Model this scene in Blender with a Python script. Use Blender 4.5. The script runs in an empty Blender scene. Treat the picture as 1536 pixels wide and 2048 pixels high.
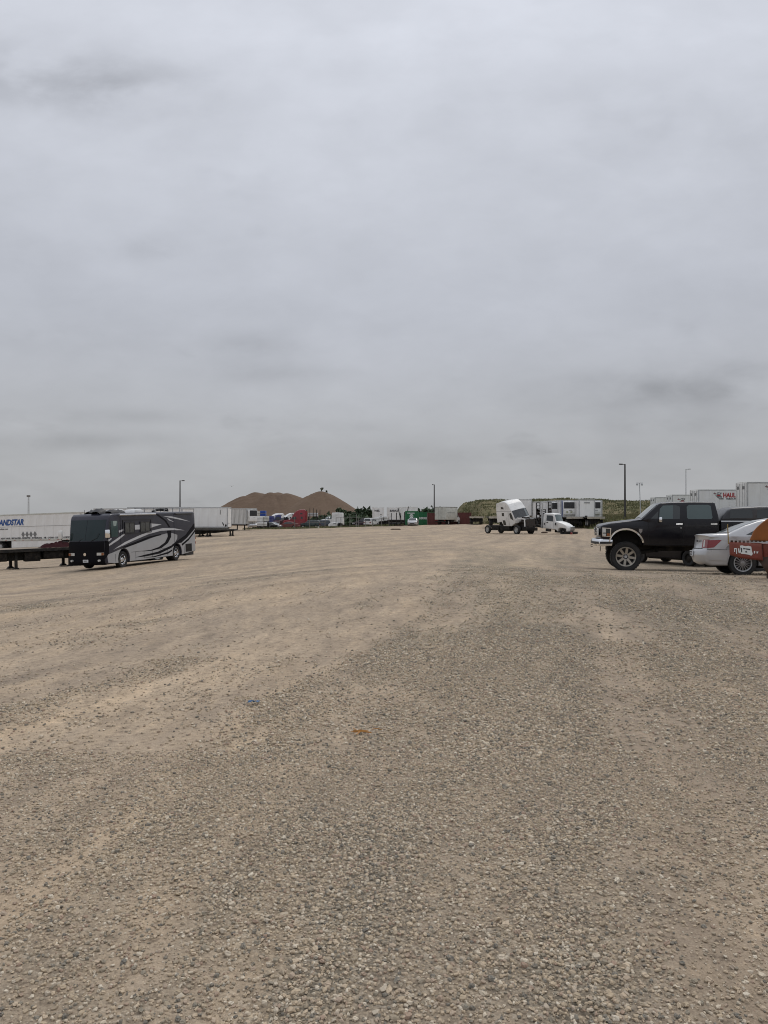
import bpy, bmesh, math, random
import numpy as np
from mathutils import Vector, Matrix

random.seed(7); rng = np.random.default_rng(11)
SC = bpy.context.scene
COL = SC.collection
PI = math.pi
# ------------------------------------------------------------------ camera
CAM_H, FPX, HOR = 1.6, 1540.0, 1032.0
cam = bpy.data.cameras.new('camera'); cam.sensor_fit = 'VERTICAL'; cam.sensor_height = 24.0
cam.lens = FPX / 2048.0 * 24.0; cam.clip_start = 0.05; cam.clip_end = 6000
camo = bpy.data.objects.new('camera', cam); COL.objects.link(camo)
camo.location = (0, 0, CAM_H)
camo.rotation_euler = (math.radians(90) + math.atan((HOR - 1024.0) / FPX), 0, 0)
SC.camera = camo
# ------------------------------------------------------------------ world: overcast sky
w = bpy.data.worlds.new('World'); SC.world = w; w.use_nodes = True
SUN_EL, SUN_ROT = math.radians(55), math.radians(150)
def build_world():
    nt = w.node_tree; nt.nodes.clear(); N = nt.nodes; L = nt.links
    def n(t, **k):
        o = N.new(t)
        for a, b in k.items(): setattr(o, a, b)
        return o
    def math_(op, a, b=None, clamp=False):
        m = n('ShaderNodeMath', operation=op); m.use_clamp = clamp
        for i, v in enumerate((a, b)):
            if v is None: continue
            if isinstance(v, (int, float)): m.inputs[i].default_value = v
            else: L.new(v, m.inputs[i])
        return m.outputs[0]
    out = n('ShaderNodeOutputWorld'); bg = n('ShaderNodeBackground'); L.new(bg.outputs[0], out.inputs[0])
    sky = n('ShaderNodeTexSky', sky_type='NISHITA'); sky.sun_disc = False
    sky.sun_elevation = SUN_EL; sky.sun_rotation = SUN_ROT; sky.dust_density = 3.0
    tc = n('ShaderNodeTexCoord'); sep = n('ShaderNodeSeparateXYZ'); L.new(tc.outputs['Generated'], sep.inputs[0])
    z = math_('MAXIMUM', sep.outputs[2], 0.0)
    zz = math_('ADD', z, 0.26)
    cx = math_('DIVIDE', sep.outputs[0], zz); cy = math_('DIVIDE', sep.outputs[1], zz)
    comb = n('ShaderNodeCombineXYZ'); L.new(cx, comb.inputs[0]); L.new(cy, comb.inputs[1])
    def noise(scale, detail, rough, off, dist=0.0):
        mp = n('ShaderNodeMapping'); mp.inputs['Location'].default_value = off; L.new(comb.outputs[0], mp.inputs[0])
        t = n('ShaderNodeTexNoise'); t.inputs['Scale'].default_value = scale; t.inputs['Detail'].default_value = detail
        t.inputs['Roughness'].default_value = rough; t.inputs['Distortion'].default_value = dist
        L.new(mp.outputs[0], t.inputs['Vector']); return t.outputs[0]
    def mrange(v, a, b, c, d):
        m = n('ShaderNodeMapRange'); m.interpolation_type = 'SMOOTHSTEP'
        L.new(v, m.inputs[0]); m.inputs[1].default_value = a; m.inputs[2].default_value = b
        m.inputs[3].default_value = c; m.inputs[4].default_value = d; return m.outputs[0]
    # overcast: brighter towards the zenith
    lum = math_('ADD', math_('MULTIPLY', z, SKY_Z), SKY_H)
    soft = mrange(noise(1.1, 4, .5, (3.1, 1.7, 0)), .3, .7, .965, 1.035)
    mid = mrange(noise(2.6, 5, .55, (7.3, 2.2, 0), .3), .3, .7, .972, 1.028)
    patch = mrange(noise(1.9, 4.5, .58, (0.75, 4.65, 0)), .60, .72, 1.0, .91)
    # darker cloud bases where they hung that day: direction slopes (x/y, z/y), ragged by noise
    yy = math_('MAXIMUM', sep.outputs[1], .05); su = math_('DIVIDE', sep.outputs[0], yy); sv = math_('DIVIDE', sep.outputs[2], yy)
    cs = n('ShaderNodeCombineXYZ'); L.new(su, cs.inputs[0]); L.new(math_('MULTIPLY', sv, 1.9), cs.inputs[1])
    rn = n('ShaderNodeTexNoise'); L.new(cs.outputs[0], rn.inputs['Vector']); rn.inputs['Scale'].default_value = 8.0; rn.inputs['Detail'].default_value = 5; rn.inputs['Roughness'].default_value = .52; rn.inputs['Distortion'].default_value = .15
    rag = mrange(rn.outputs[0], .30, .66, 0, 1)
    rl = n('ShaderNodeTexNoise'); L.new(cs.outputs[0], rl.inputs['Vector']); rl.inputs['Scale'].default_value = 4.5; rl.inputs['Detail'].default_value = 6; rl.inputs['Roughness'].default_value = .55
    patch = math_('MULTIPLY', patch, mrange(rl.outputs[0], .3, .7, .970, 1.030))
    rf = n('ShaderNodeTexNoise'); L.new(cs.outputs[0], rf.inputs['Vector']); rf.inputs['Scale'].default_value = 13.0; rf.inputs['Detail'].default_value = 6; rf.inputs['Roughness'].default_value = .55; rf.inputs['Distortion'].default_value = .3
    patch = math_('MULTIPLY', patch, mrange(rf.outputs[0], .3, .7, .984, 1.016))
    for u0, v0, a, b, k in ((-.36, .56, .13, .045, .17), (-.50, .585, .14, .05, .12), (-.298, .348, .05, .018, .12), (-.17, .222, .06, .018, .11), (-.15, .185, .075, .014, .09),
                            (.37, .163, .12, .024, .20), (.36, .118, .09, .014, .11), (.47, .19, .08, .016, .08), (-.42, .098, .17, .012, .10), (-.35, .13, .10, .010, .08), (.12, .083, .15, .014, .09), (-.08, .115, .09, .008, .06), (.02, .62, .5, .05, -.05), (.30, .50, .3, .10, .05), (-.12, .45, .3, .06, -.03)):
        du = math_('DIVIDE', math_('SUBTRACT', su, u0), a); dv = math_('DIVIDE', math_('SUBTRACT', sv, v0), b)
        q = math_('ADD', math_('MULTIPLY', du, du), math_('MULTIPLY', dv, dv)); g = math_('EXPONENT', math_('MULTIPLY', q, -1.0))
        g = math_('MULTIPLY', math_('MULTIPLY', g, math_('ADD', math_('MULTIPLY', rag, 1.1), .25)), k * 1.15)
        patch = math_('MULTIPLY', patch, math_('SUBTRACT', 1.0, g))
    v = math_('MULTIPLY', math_('MULTIPLY', lum, soft), math_('MULTIPLY', mid, patch))
    tint = n('ShaderNodeMix', data_type='RGBA'); tint.blend_type = 'MIX'
    tf = mrange(z, .0, .28, 0, 1); L.new(tf, tint.inputs[0])
    tint.inputs[6].default_value = (.985, 1.0, 1.025, 1); tint.inputs[7].default_value = (.955, .995, 1.10, 1)
    sc = n('ShaderNodeVectorMath', operation='SCALE'); L.new(tint.outputs[2], sc.inputs[0]); L.new(v, sc.inputs['Scale'])
    sk = n('ShaderNodeVectorMath', operation='SCALE'); L.new(sky.outputs[0], sk.inputs[0]); sk.inputs['Scale'].default_value = .08
    mx = n('ShaderNodeMix', data_type='RGBA'); mx.inputs[0].default_value = .96
    L.new(sk.outputs[0], mx.inputs[6]); L.new(sc.outputs[0], mx.inputs[7])
    L.new(mx.outputs[2], bg.inputs[0]); bg.inputs[1].default_value = 1.0
SKY_H, SKY_Z = .405, .525
build_world()
sun = bpy.data.lights.new('sun', 'SUN'); sun.energy = 1.1; sun.angle = math.radians(25); sun.color = (1, .95, .87)
so = bpy.data.objects.new('sun', sun); COL.objects.link(so)
so.rotation_euler = (math.radians(35), 0, math.radians(150))
so.location = (0, 0, 60)
vs = SC.view_settings
SC.display_settings.display_device = 'sRGB'
vs.view_transform = 'Standard'; vs.look = 'None'; vs.exposure = 0.0; vs.gamma = 1.0; vs.use_curve_mapping = False
SC.render.engine = 'CYCLES'
SC.cycles.max_bounces = 5; SC.cycles.use_adaptive_sampling = True; SC.cycles.adaptive_threshold = .015; SC.cycles.use_denoising = True; SC.cycles.denoiser = 'OPENIMAGEDENOISE'; SC.cycles.denoising_input_passes = 'RGB_ALBEDO_NORMAL'; SC.cycles.denoising_prefilter = 'ACCURATE'; SC.cycles.pixel_filter_type = 'BLACKMAN_HARRIS'; SC.cycles.filter_width = 1.05

# ------------------------------------------------------------------ ground height
ANCH = [(0, 1, 0), (-3, 5, 0), (3, 5, 0), (0, 12, 0), (-8, 16, -.45), (9, 19.3, .10), (11.8, 18.7, .13), (9.4, 21, .08), (12.2, 20.4, .10), (8.2, 26, -.27), (8.5, 27.7, -.27), (12.3, 25.2, -.25), (12.6, 27, -.26), (0, 28, -.2),
        (-14.9, 44, -1.4), (-13.4, 50, -1.3), (-17, 44.5, -1.42), (-15.6, 50.4, -1.32), (-19, 58, -1.9), (-25, 53, -2.05), (-40, 85, -2.33), (-31, 82, -2.0), (-25, 105, -1.13), (-25.6, 100, -1.3),
        (-25, 140, -1.0), (-17, 162, -.98), (-8, 160, -.95), (0, 155, -.41), (6, 148, -.03), (13, 165, -.36), (16, 88, -.48),
        (22, 90, -.42), (34, 125, -.1), (0, 90, -.6), (0, 128, -.5), (14, 125, -.45), (-11, 130, -.85), (30, 105, -.3), (12, 72, -.50), (22, 72, -.50), (12, 80, -.52), (22, 80, -.50), (14, 97, -.50), (12, 110, -.50), (24, 108, -.42), (0, 50, -.5), (30, 60, .1), (50, 120, .2), (-60, 120, -2.0), (0, 260, -.2), (60, 260, 0), (-60, 260, -.8),
        (18, 12, .25), (-12, 25, -1.0), (-30, 40, -2.2)]
A_ = np.array(ANCH, float)
def uvw(x, y):
    yy = np.maximum(y, 0.0) + 14.0
    return x / yy / .22, np.log(yy) / .30
AU, AV = uvw(A_[:, 0], A_[:, 1])
def kern(u, v): return np.exp(-.5 * ((u[..., None] - AU) ** 2 + (v[..., None] - AV) ** 2))
RW = np.linalg.solve(kern(AU, AV) + 0.0015 * np.eye(len(AU)), A_[:, 2])
def gza(x, y):
    u, v = uvw(np.asarray(x, float), np.asarray(y, float)); return kern(u, v) @ RW
def gz(x, y): return float(gza(np.array([x]), np.array([y]))[0])
def at(px, d): return (px - 768.0) * d / FPX
def pz(py, d): return CAM_H + (HOR - py) * d / FPX

# numpy value noise
_T = rng.random((256, 256))
def vnoise(x, y):
    xi = np.floor(x).astype(int); yi = np.floor(y).astype(int); fx = x - xi; fy = y - yi
    fx = fx * fx * (3 - 2 * fx); fy = fy * fy * (3 - 2 * fy)
    a = _T[xi & 255, yi & 255]; b = _T[(xi + 1) & 255, yi & 255]; c = _T[xi & 255, (yi + 1) & 255]; d = _T[(xi + 1) & 255, (yi + 1) & 255]
    return (a * (1 - fx) + b * fx) * (1 - fy) + (c * (1 - fx) + d * fx) * fy
def fbm(x, y, o=4):
    s = 0; a = .5; t = 0
    for i in range(o):
        s = s + a * vnoise(x + 17.3 * i, y + 5.1 * i); t += a; a *= .5; x = x * 2.03; y = y * 2.03
    return s / t
def sstep(a, b, x):
    t = np.clip((x - a) / (b - a), 0, 1); return t * t * (3 - 2 * t)

# ------------------------------------------------------------------ materials
def nodes(name):
    m = bpy.data.materials.new(name); m.use_nodes = True
    nt = m.node_tree; nt.nodes.clear()
    o = nt.nodes.new('ShaderNodeOutputMaterial'); p = nt.nodes.new('ShaderNodeBsdfPrincipled')
    nt.links.new(p.outputs[0], o.inputs[0]); return m, nt, p
def M(name, col, rough=.5, metal=0., var=.10, scale=2.5, coat=0., bump=0., bscale=40., dirt=None, spec=.5, stretch=(1, 1, 1)):
    """plain procedural surface: two-tone noise, optional grime blotches, optional bump"""
    m, nt, p = nodes(name); L = nt.links
    tc = nt.nodes.new('ShaderNodeTexCoord'); mp = nt.nodes.new('ShaderNodeMapping'); mp.inputs['Scale'].default_value = stretch
    L.new(tc.outputs['Object'], mp.inputs[0])
    nz = nt.nodes.new('ShaderNodeTexNoise'); nz.inputs['Scale'].default_value = scale; nz.inputs['Detail'].default_value = 5
    L.new(mp.outputs[0], nz.inputs['Vector'])
    mx = nt.nodes.new('ShaderNodeMix'); mx.data_type = 'RGBA'; L.new(nz.outputs[0], mx.inputs[0])
    mx.inputs[6].default_value = (*[c * (1 - var) for c in col], 1); mx.inputs[7].default_value = (*[min(1, c * (1 + var)) for c in col], 1)
    cur = mx.outputs[2]
    if dirt:
        dc, amt, ds = dirt
        n2 = nt.nodes.new('ShaderNodeTexNoise'); n2.inputs['Scale'].default_value = ds; n2.inputs['Detail'].default_value = 7; n2.inputs['Roughness'].default_value = .65
        L.new(mp.outputs[0], n2.inputs['Vector'])
        r = nt.nodes.new('ShaderNodeMapRange'); L.new(n2.outputs[0], r.inputs[0])
        r.inputs[1].default_value = .45; r.inputs[2].default_value = .75; r.inputs[3].default_value = 0; r.inputs[4].default_value = amt
        m2 = nt.nodes.new('ShaderNodeMix'); m2.data_type = 'RGBA'; L.new(r.outputs[0], m2.inputs[0]); L.new(cur, m2.inputs[6]); m2.inputs[7].default_value = (*dc, 1)
        cur = m2.outputs[2]
    L.new(cur, p.inputs['Base Color'])
    rr = nt.nodes.new('ShaderNodeMapRange'); L.new(nz.outputs[0], rr.inputs[0]); rr.inputs[3].default_value = max(0, rough - .08); rr.inputs[4].default_value = min(1, rough + .08)
    L.new(rr.outputs[0], p.inputs['Roughness'])
    p.inputs['Metallic'].default_value = metal; p.inputs['Coat Weight'].default_value = coat; p.inputs['Coat Roughness'].default_value = .08
    p.inputs['Specular IOR Level'].default_value = spec
    if bump:
        b = nt.nodes.new('ShaderNodeBump'); b.inputs['Strength'].default_value = bump; b.inputs['Distance'].default_value = .02
        n3 = nt.nodes.new('ShaderNodeTexNoise'); n3.inputs['Scale'].default_value = bscale; n3.inputs['Detail'].default_value = 4
        L.new(mp.outputs[0], n3.inputs['Vector']); L.new(n3.outputs[0], b.inputs['Height']); L.new(b.outputs[0], p.inputs['Normal'])
    return m
DUST = (.30, .25, .19); RUST = (.16, .06, .025); GRIME = (.10, .09, .075)
mt = dict(
    white=M('white_paint', (.74, .74, .72), .4, dirt=(GRIME, .35, 1.2), var=.04),
    trailer=M('trailer_white', (.80, .80, .785), .42, dirt=((.36, .32, .26), .4, .7), var=.05, stretch=(1, 1, .25)),
    trailer_dirty=M('trailer_grimy_white', (.60, .60, .58), .5, dirt=((.12, .11, .09), .7, 1.0), var=.08, stretch=(2.2, 2.2, .16)),
    alu=M('aluminium', (.50, .51, .52), .38, .75, var=.1, dirt=(GRIME, .3, 2)),
    chrome=M('chrome', (.84, .85, .86), .10, 1.0, var=.03, dirt=(DUST, .08, 4)),
    black=M('black_frame', (.016, .016, .016), .65, dirt=(DUST, .18, 3), bump=.15, spec=.25),
    under=M('undercarriage', (.012, .011, .010), .85, dirt=(DUST, .12, 4), bump=.3, spec=.2),
    rubber=M('tyre_rubber', (.014, .014, .014), .85, dirt=((.09, .075, .06), .3, 5), bump=.3),
    plastic=M('black_plastic', (.018, .018, .020), .5),
    glass=M('tinted_glass', (.020, .026, .027), .05, var=.2, spec=.7),
    glass_teal=M('teal_glass', (.055, .085, .085), .06, var=.15, scale=1.2, spec=.7),  # teal base colour stands in for sky seen through and reflected
    glass_grey=M('grey_glass', (.16, .18, .18), .08, var=.25, scale=1.5, spec=.7),
    charcoal=M('charcoal_paint', (.028, .029, .043), .32, var=.12, coat=.2, dirt=(DUST, .05, 1.5), spec=.35),
    silver=M('silver_paint', (.40, .41, .425), .35, .25, var=.05, coat=.3, dirt=(DUST, .15, 1.5)),
    light_silver=M('light_silver_paint', (.55, .56, .58), .35, .2, var=.04, coat=.3),
    bra=M('black_vinyl', (.0045, .0045, .007), .6, var=.2, spec=.12),
    truck_black=M('black_paint', (.0050, .0050, .0085), .2, var=.2, coat=.22, dirt=(DUST, .02, 1.3), spec=.3),
    sedan=M('sedan_silver', (.46, .465, .47), .3, .35, var=.05, coat=.5, dirt=((.22, .20, .17), .25, 1.8)),
    red_lens=M('red_lens', (.22, .012, .018), .12, coat=.6, var=.2),
    clear_lens=M('clear_lens', (.55, .55, .52), .12, coat=.5, var=.2),
    amber=M('amber_lens', (.24, .075, .02), .2, coat=.4),
    plate=M('number_plate', (.62, .64, .66), .4),
    ink=M('dark_print', (.05, .05, .055), .6),
    grey_ink=M('grey_print', (.19, .19, .19), .6),
    blue_ink=M('blue_print', (.012, .075, .27), .5),
    red_ink=M('red_print', (.38, .03, .035), .5),
    white_ink=M('white_print', (.70, .72, .70), .5),
    plow_red=M('rusty_red_steel', (.17, .035, .020), .6, var=.3, scale=5, dirt=((.21, .075, .04), .7, 3), bump=.3, bscale=25),
    plow_orange=M('orange_canvas', (.27, .085, .012), .65, var=.22, scale=3, dirt=((.14, .055, .02), .6, 2), bump=.2, bscale=8),
    plow_dark=M('rusty_dark_steel', (.045, .025, .016), .75, var=.3, scale=4, dirt=((.12, .05, .02), .5, 3), bump=.3),
    cab_red=M('red_cab_paint', (.27, .012, .022), .3, coat=.4, dirt=((.10, .01, .012), .4, 1.5)),
    red_fade=M('faded_red_paint', (.16, .05, .045), .5, dirt=(GRIME, .5, 2)),
    blue_cab=M('blue_cab_paint', (.022, .030, .16), .35, coat=.3, dirt=((.02, .02, .05), .5, 2)),
    blue_bright=M('bright_blue_paint', (.015, .06, .30), .4),
    green_car=M('dark_green_paint', (.012, .032, .034), .28, coat=.5, dirt=(DUST, .15, 2)),
    grey_blue=M('blue_grey_paint', (.06, .075, .10), .4, dirt=(GRIME, .4, 2)),
    maroon=M('maroon_paint', (.05, .012, .018), .35),
    cont_green=M('green_container_paint', (.006, .13, .045), .5, var=.12, dirt=((.02, .06, .03), .5, 1.2)),
    cont_red=M('oxide_red_container_paint', (.115, .030, .026), .6, var=.15, dirt=((.06, .02, .016), .6, 1)),
    offwhite=M('off_white_panel', (.55, .55, .50), .5, dirt=(GRIME, .4, 1.5)),
    wood=M('weathered_deck_wood', (.26, .21, .155), .85, var=.3, scale=6, dirt=((.10, .08, .06), .5, 4), bump=.4, stretch=(1, 6, 1)),
    deck_pale=M('pale_deck', (.42, .39, .33), .8, var=.2, scale=5, dirt=(GRIME, .5, 3)),
    pole_dark=M('dark_pole_paint', (.035, .032, .030), .5),
    pole_pale=M('pale_galvanised', (.48, .49, .50), .5, .3),
    galv=M('weathered_galvanised', (.20, .20, .19), .6, .4, dirt=(RUST, .3, 6)),
    timber=M('grey_timber_post', (.17, .155, .135), .9, var=.3, scale=8),
    tarp=M('dark_red_tarp', (.030, .007, .009), .85, var=.4, scale=5, bump=.5, bscale=6, spec=.1),
    tarp_black=M('black_tarp', (.02, .02, .022), .6, var=.4, scale=5, bump=.5, bscale=6),
    rim_bronze=M('machined_bronze_rim', (.42, .385, .33), .34, .7, var=.12, dirt=(GRIME, .4, 4)),
    rim_silver=M('silver_alloy', (.42, .42, .42), .3, .7, var=.1, dirt=(GRIME, .4, 5)),
    rim_white=M('dull_white_wheel', (.45, .45, .43), .5, var=.1, dirt=(GRIME, .6, 4)),
    engine=M('greasy_engine', (.035, .033, .030), .6, .3, var=.4, scale=6, dirt=(RUST, .3, 5), bump=.4),
    rubbish=M('blue_plastic', (.02, .10, .22), .35, var=.4, scale=30),
    straw=M('orange_twine', (.42, .20, .05), .8, var=.3, scale=30),
    bark=M('bark', (.07, .05, .035), .9, bump=.4),
    purple=M('dark_purple_paint', (.035, .018, .03), .4),
)
def leafmat(name, a, b, scale=.6):
    m, nt, p = nodes(name); L = nt.links
    g = nt.nodes.new('ShaderNodeNewGeometry'); nz = nt.nodes.new('ShaderNodeTexNoise'); nz.inputs['Scale'].default_value = scale; nz.inputs['Detail'].default_value = 5
    L.new(g.outputs['Position'], nz.inputs['Vector'])
    mx = nt.nodes.new('ShaderNodeMix'); mx.data_type = 'RGBA'
    ad = nt.nodes.new('ShaderNodeMath'); ad.operation = 'ADD'; L.new(nz.outputs[0], ad.inputs[0])
    rp = nt.nodes.new('ShaderNodeMath'); rp.operation = 'MULTIPLY_ADD'; L.new(g.outputs['Random Per Island'], rp.inputs[0]); rp.inputs[1].default_value = .7; rp.inputs[2].default_value = -.35
    L.new(rp.outputs[0], ad.inputs[1]); ad.use_clamp = True
    L.new(ad.outputs[0], mx.inputs[0]); mx.inputs[6].default_value = (*a, 1); mx.inputs[7].default_value = (*b, 1)
    L.new(mx.outputs[2], p.inputs['Base Color']); p.inputs['Roughness'].default_value = .75
    return m
mt['leaf_dark'] = leafmat('dark_foliage', (.018, .036, .016), (.060, .090, .038))
mt['leaf_tree'] = leafmat('tree_foliage', (.03, .04, .015), (.09, .10, .04))
mt['grass_blade'] = leafmat('dry_grass', (.07, .085, .03), (.24, .20, .10), .35)
mt['weed'] = leafmat('weeds', (.075, .09, .036), (.20, .185, .09), .2)

# ------------------------------------------------------------------ mesh helpers
class MB:
    def __init__(s): s.v = []; s.f = []; s.m = []
    def add(s, vs, fs, m=0):
        o = len(s.v); s.v += [tuple(v) for v in vs]; s.f += [tuple(i + o for i in f) for f in fs]; s.m += [m] * len(fs); return s
    def box(s, x0, x1, y0, y1, z0, z1, m=0):
        return s.add([(x0, y0, z0), (x1, y0, z0), (x1, y1, z0), (x0, y1, z0), (x0, y0, z1), (x1, y0, z1), (x1, y1, z1), (x0, y1, z1)],
                     [(0, 3, 2, 1), (4, 5, 6, 7), (0, 1, 5, 4), (1, 2, 6, 5), (2, 3, 7, 6), (3, 0, 4, 7)], m)
    def bar(s, p0, p1, wy, wz, m=0, up=(0, 0, 1)):
        a = Vector(p0); b = Vector(p1); d = (b - a).normalized(); u = Vector(up)
        if abs(d.dot(u)) > .98: u = Vector((1, 0, 0))
        r = d.cross(u).normalized(); u = r.cross(d)
        vs = [q + r * i * wy / 2 + u * j * wz / 2 for q in (a, b) for i, j in ((-1, -1), (1, -1), (1, 1), (-1, 1))]
        return s.add(vs, [(0, 1, 2, 3), (7, 6, 5, 4), (0, 4, 5, 1), (1, 5, 6, 2), (2, 6, 7, 3), (3, 7, 4, 0)], m)
    def cyl(s, p0, p1, r0, r1=None, n=10, m=0):
        r1 = r0 if r1 is None else r1
        a = Vector(p0); b = Vector(p1); d = (b - a).normalized(); u = Vector((0, 0, 1)) if abs(d.z) < .9 else Vector((1, 0, 0))
        e = d.cross(u).normalized(); f = d.cross(e)
        vs = [q + (e * math.cos(2 * PI * i / n) + f * math.sin(2 * PI * i / n)) * r for q, r in ((a, r0), (b, r1)) for i in range(n)]
        fs = [(i, (i + 1) % n, n + (i + 1) % n, n + i) for i in range(n)] + [tuple(range(n - 1, -1, -1)), tuple(range(n, 2 * n))]
        return s.add(vs, fs, m)
    def tube(s, pts, r, n=6, m=0):
        P = [Vector(p) for p in pts]; vs = []; K = len(P)
        for k, p in enumerate(P):
            d = (P[min(k + 1, K - 1)] - P[max(k - 1, 0)]).normalized(); u = Vector((0, 0, 1)) if abs(d.z) < .9 else Vector((1, 0, 0))
            e = d.cross(u).normalized(); f = d.cross(e)
            vs += [p + (e * math.cos(2 * PI * i / n) + f * math.sin(2 * PI * i / n)) * r for i in range(n)]
        fs = [(k * n + i, k * n + (i + 1) % n, (k + 1) * n + (i + 1) % n, (k + 1) * n + i) for k in range(K - 1) for i in range(n)]
        fs += [tuple(range(n - 1, -1, -1)), tuple(range((K - 1) * n, K * n))]
        return s.add(vs, fs, m)
    def lathe(s, prof, c=(0, 0, 0), n=32, m=0, closed=True):
        """prof: (radius, y) about the y axis"""
        K = len(prof); vs = [(c[0] + r * math.cos(2 * PI * i / n), c[1] + y, c[2] + r * math.sin(2 * PI * i / n)) for r, y in prof for i in range(n)]
        fs = [(k * n + i, k * n + (i + 1) % n, (k + 1) * n + (i + 1) % n, (k + 1) * n + i) for k in range(K - 1) for i in range(n)]
        if closed: fs += [((K - 1) * n + i, (K - 1) * n + (i + 1) % n, (i + 1) % n, i) for i in range(n)]
        return s.add(vs, fs, m)
    def prism(s, poly, y0, y1, m=0):
        """poly in (x, z), swept along y"""
        n = len(poly); vs = [(x, y0, z) for x, z in poly] + [(x, y1, z) for x, z in poly]
        fs = [tuple(range(n)), tuple(range(2 * n - 1, n - 1, -1))] + [(i, n + i, n + (i + 1) % n, (i + 1) % n) for i in range(n)]
        return s.add(vs, fs, m)
    def grid(s, rows, m=0):
        R = len(rows); C = len(rows[0]); vs = [p for r in rows for p in r]
        return s.add(vs, [(i * C + j, i * C + j + 1, (i + 1) * C + j + 1, (i + 1) * C + j) for i in range(R - 1) for j in range(C - 1)], m)
    def build(s, name, mats, parent=None, bevel=0, smooth=35, loc=None, rot=None, seg=2):
        me = bpy.data.meshes.new(name); me.from_pydata(s.v, [], s.f)
        for k in (mats if isinstance(mats, (list, tuple)) else [mats]): me.materials.append(mt[k] if isinstance(k, str) else k)
        me.polygons.foreach_set('material_index', s.m)
        bm = bmesh.new(); bm.from_mesh(me); bmesh.ops.recalc_face_normals(bm, faces=bm.faces)
        if bevel:
            ed = [e for e in bm.edges if len(e.link_faces) == 2 and e.calc_face_angle(0) > .5]
            bmesh.ops.bevel(bm, geom=ed, offset=bevel, segments=seg, profile=.5, affect='EDGES', clamp_overlap=True)
        bm.to_mesh(me); bm.free()
        return put(name, me, parent, smooth, loc, rot)
def put(name, me, parent=None, smooth=35, loc=None, rot=None):
    if smooth and len(me.polygons):
        me.polygons.foreach_set('use_smooth', [True] * len(me.polygons)); me.set_sharp_from_angle(angle=math.radians(smooth))
    me.update()
    o = bpy.data.objects.new(name, me); COL.objects.link(o)
    if parent: o.parent = parent
    if loc: o.location = loc
    if rot: o.rotation_euler = rot
    return o
def share(o, parent, loc, rot=(0, 0, 0)):
    c = o.copy(); COL.objects.link(c); c.parent = parent; c.location = loc; c.rotation_euler = rot; return c
def tag(o, label, cat, group=None, kind=None):
    if label: o['label'] = label
    if cat: o['category'] = cat
    if group: o['group'] = group
    if kind: o['kind'] = kind
    return o
def thing(name, label, cat, x, y, rz=0., group=None, z=None, pitch=0., roll=0.):
    o = bpy.data.objects.new(name, None); COL.objects.link(o); o.empty_display_size = .3
    o.location = (x, y, gz(x, y) if z is None else z); o.rotation_mode = 'ZYX' if False else 'XYZ'
    o.rotation_euler = Matrix.Rotation(math.radians(rz), 3, 'Z').__matmul__(Matrix.Rotation(math.radians(-pitch), 3, 'Y')).__matmul__(Matrix.Rotation(math.radians(roll), 3, 'X')).to_euler()
    return tag(o, label, cat, group)
def deform_obj(bm, fn):
    for v in bm.verts: v.co = fn(*v.co)
def cuts(bm, axis, vals):
    for c in vals:
        co = [0, 0, 0]; co[axis] = c; no = [0, 0, 0]; no[axis] = 1
        bmesh.ops.bisect_plane(bm, geom=bm.verts[:] + bm.edges[:] + bm.faces[:], plane_co=co, plane_no=no, dist=1e-5)
def frange(a, b, s):
    n = max(1, int(round((b - a) / s))); return [a + (b - a) * i / n for i in range(1, n)]
def shell(name, poly, W, fn, mat, parent, bevel=.05, step=.3, y0=None, seg=3, smooth=40, ystep=None):
    """closed body from a side outline (x,z), rounded along both sides, cut up and bent by fn"""
    bm = bmesh.new(); y0 = -W if y0 is None else y0
    A = [bm.verts.new((x, y0, z)) for x, z in poly]; B = [bm.verts.new((x, W, z)) for x, z in poly]; n = len(poly)
    fa = bm.faces.new(A); fb = bm.faces.new(B[::-1])
    for i in range(n): bm.faces.new((A[i], B[i], B[(i + 1) % n], A[(i + 1) % n]))
    bmesh.ops.recalc_face_normals(bm, faces=bm.faces)
    if bevel:
        ring = list(fa.edges) + list(fb.edges)
        bmesh.ops.bevel(bm, geom=ring, offset=bevel, segments=seg, profile=.5, affect='EDGES', clamp_overlap=True)
    big = [f for f in bm.faces if len(f.verts) > 4]
    bmesh.ops.triangulate(bm, faces=big, ngon_method='EAR_CLIP')
    xs = [p[0] for p in poly]; zs = [p[1] for p in poly]
    cuts(bm, 0, frange(min(xs), max(xs), step)); cuts(bm, 2, frange(min(zs), max(zs), step))
    if W - y0 > .3: cuts(bm, 1, frange(y0, W, ystep or max(step, .25)))
    deform_obj(bm, fn)
    me = bpy.data.meshes.new(name); bm.to_mesh(me); bm.free(); me.materials.append(mt[mat])
    return put(name, me, parent, smooth)
def sidepanel(name, poly, W, fn, mat, parent, off=.006, thick=.03, sides=(1, -1), step=.25, bevel=0.):
    """pane or panel lying on the body side, following the same bend"""
    out = []
    for s in sides:
        def g(x, y, z, s=s):
            q = fn(x, s * W, z); return (q[0], q[1] + s * (y - W), q[2])
        out.append(shell(name, poly, W + off, g, mat, parent, bevel=bevel, step=step, y0=W + off - thick, seg=1))
    return out
def strip(name, prof, t0, t1, W, fn, mat, parent, off=.006, n=10):
    """pane lying across the body (windscreen, back glass): prof is part of the outline"""
    rows = []
    P = [Vector((p[0], p[1])) for p in prof]
    for k, p in enumerate(P):
        d = (P[min(k + 1, len(P) - 1)] - P[max(k - 1, 0)]).normalized(); nn = Vector((-d.y, d.x))
        q = p + nn * off
        a, b = (t0(k / (len(P) - 1)), t1(k / (len(P) - 1))) if callable(t0) else (t0, t1)
        rows.append([fn(q.x, W * (a + (b - a) * i / n), q.y) for i in range(n + 1)])
    return MB().grid(rows).build(name, mat, parent)
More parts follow.
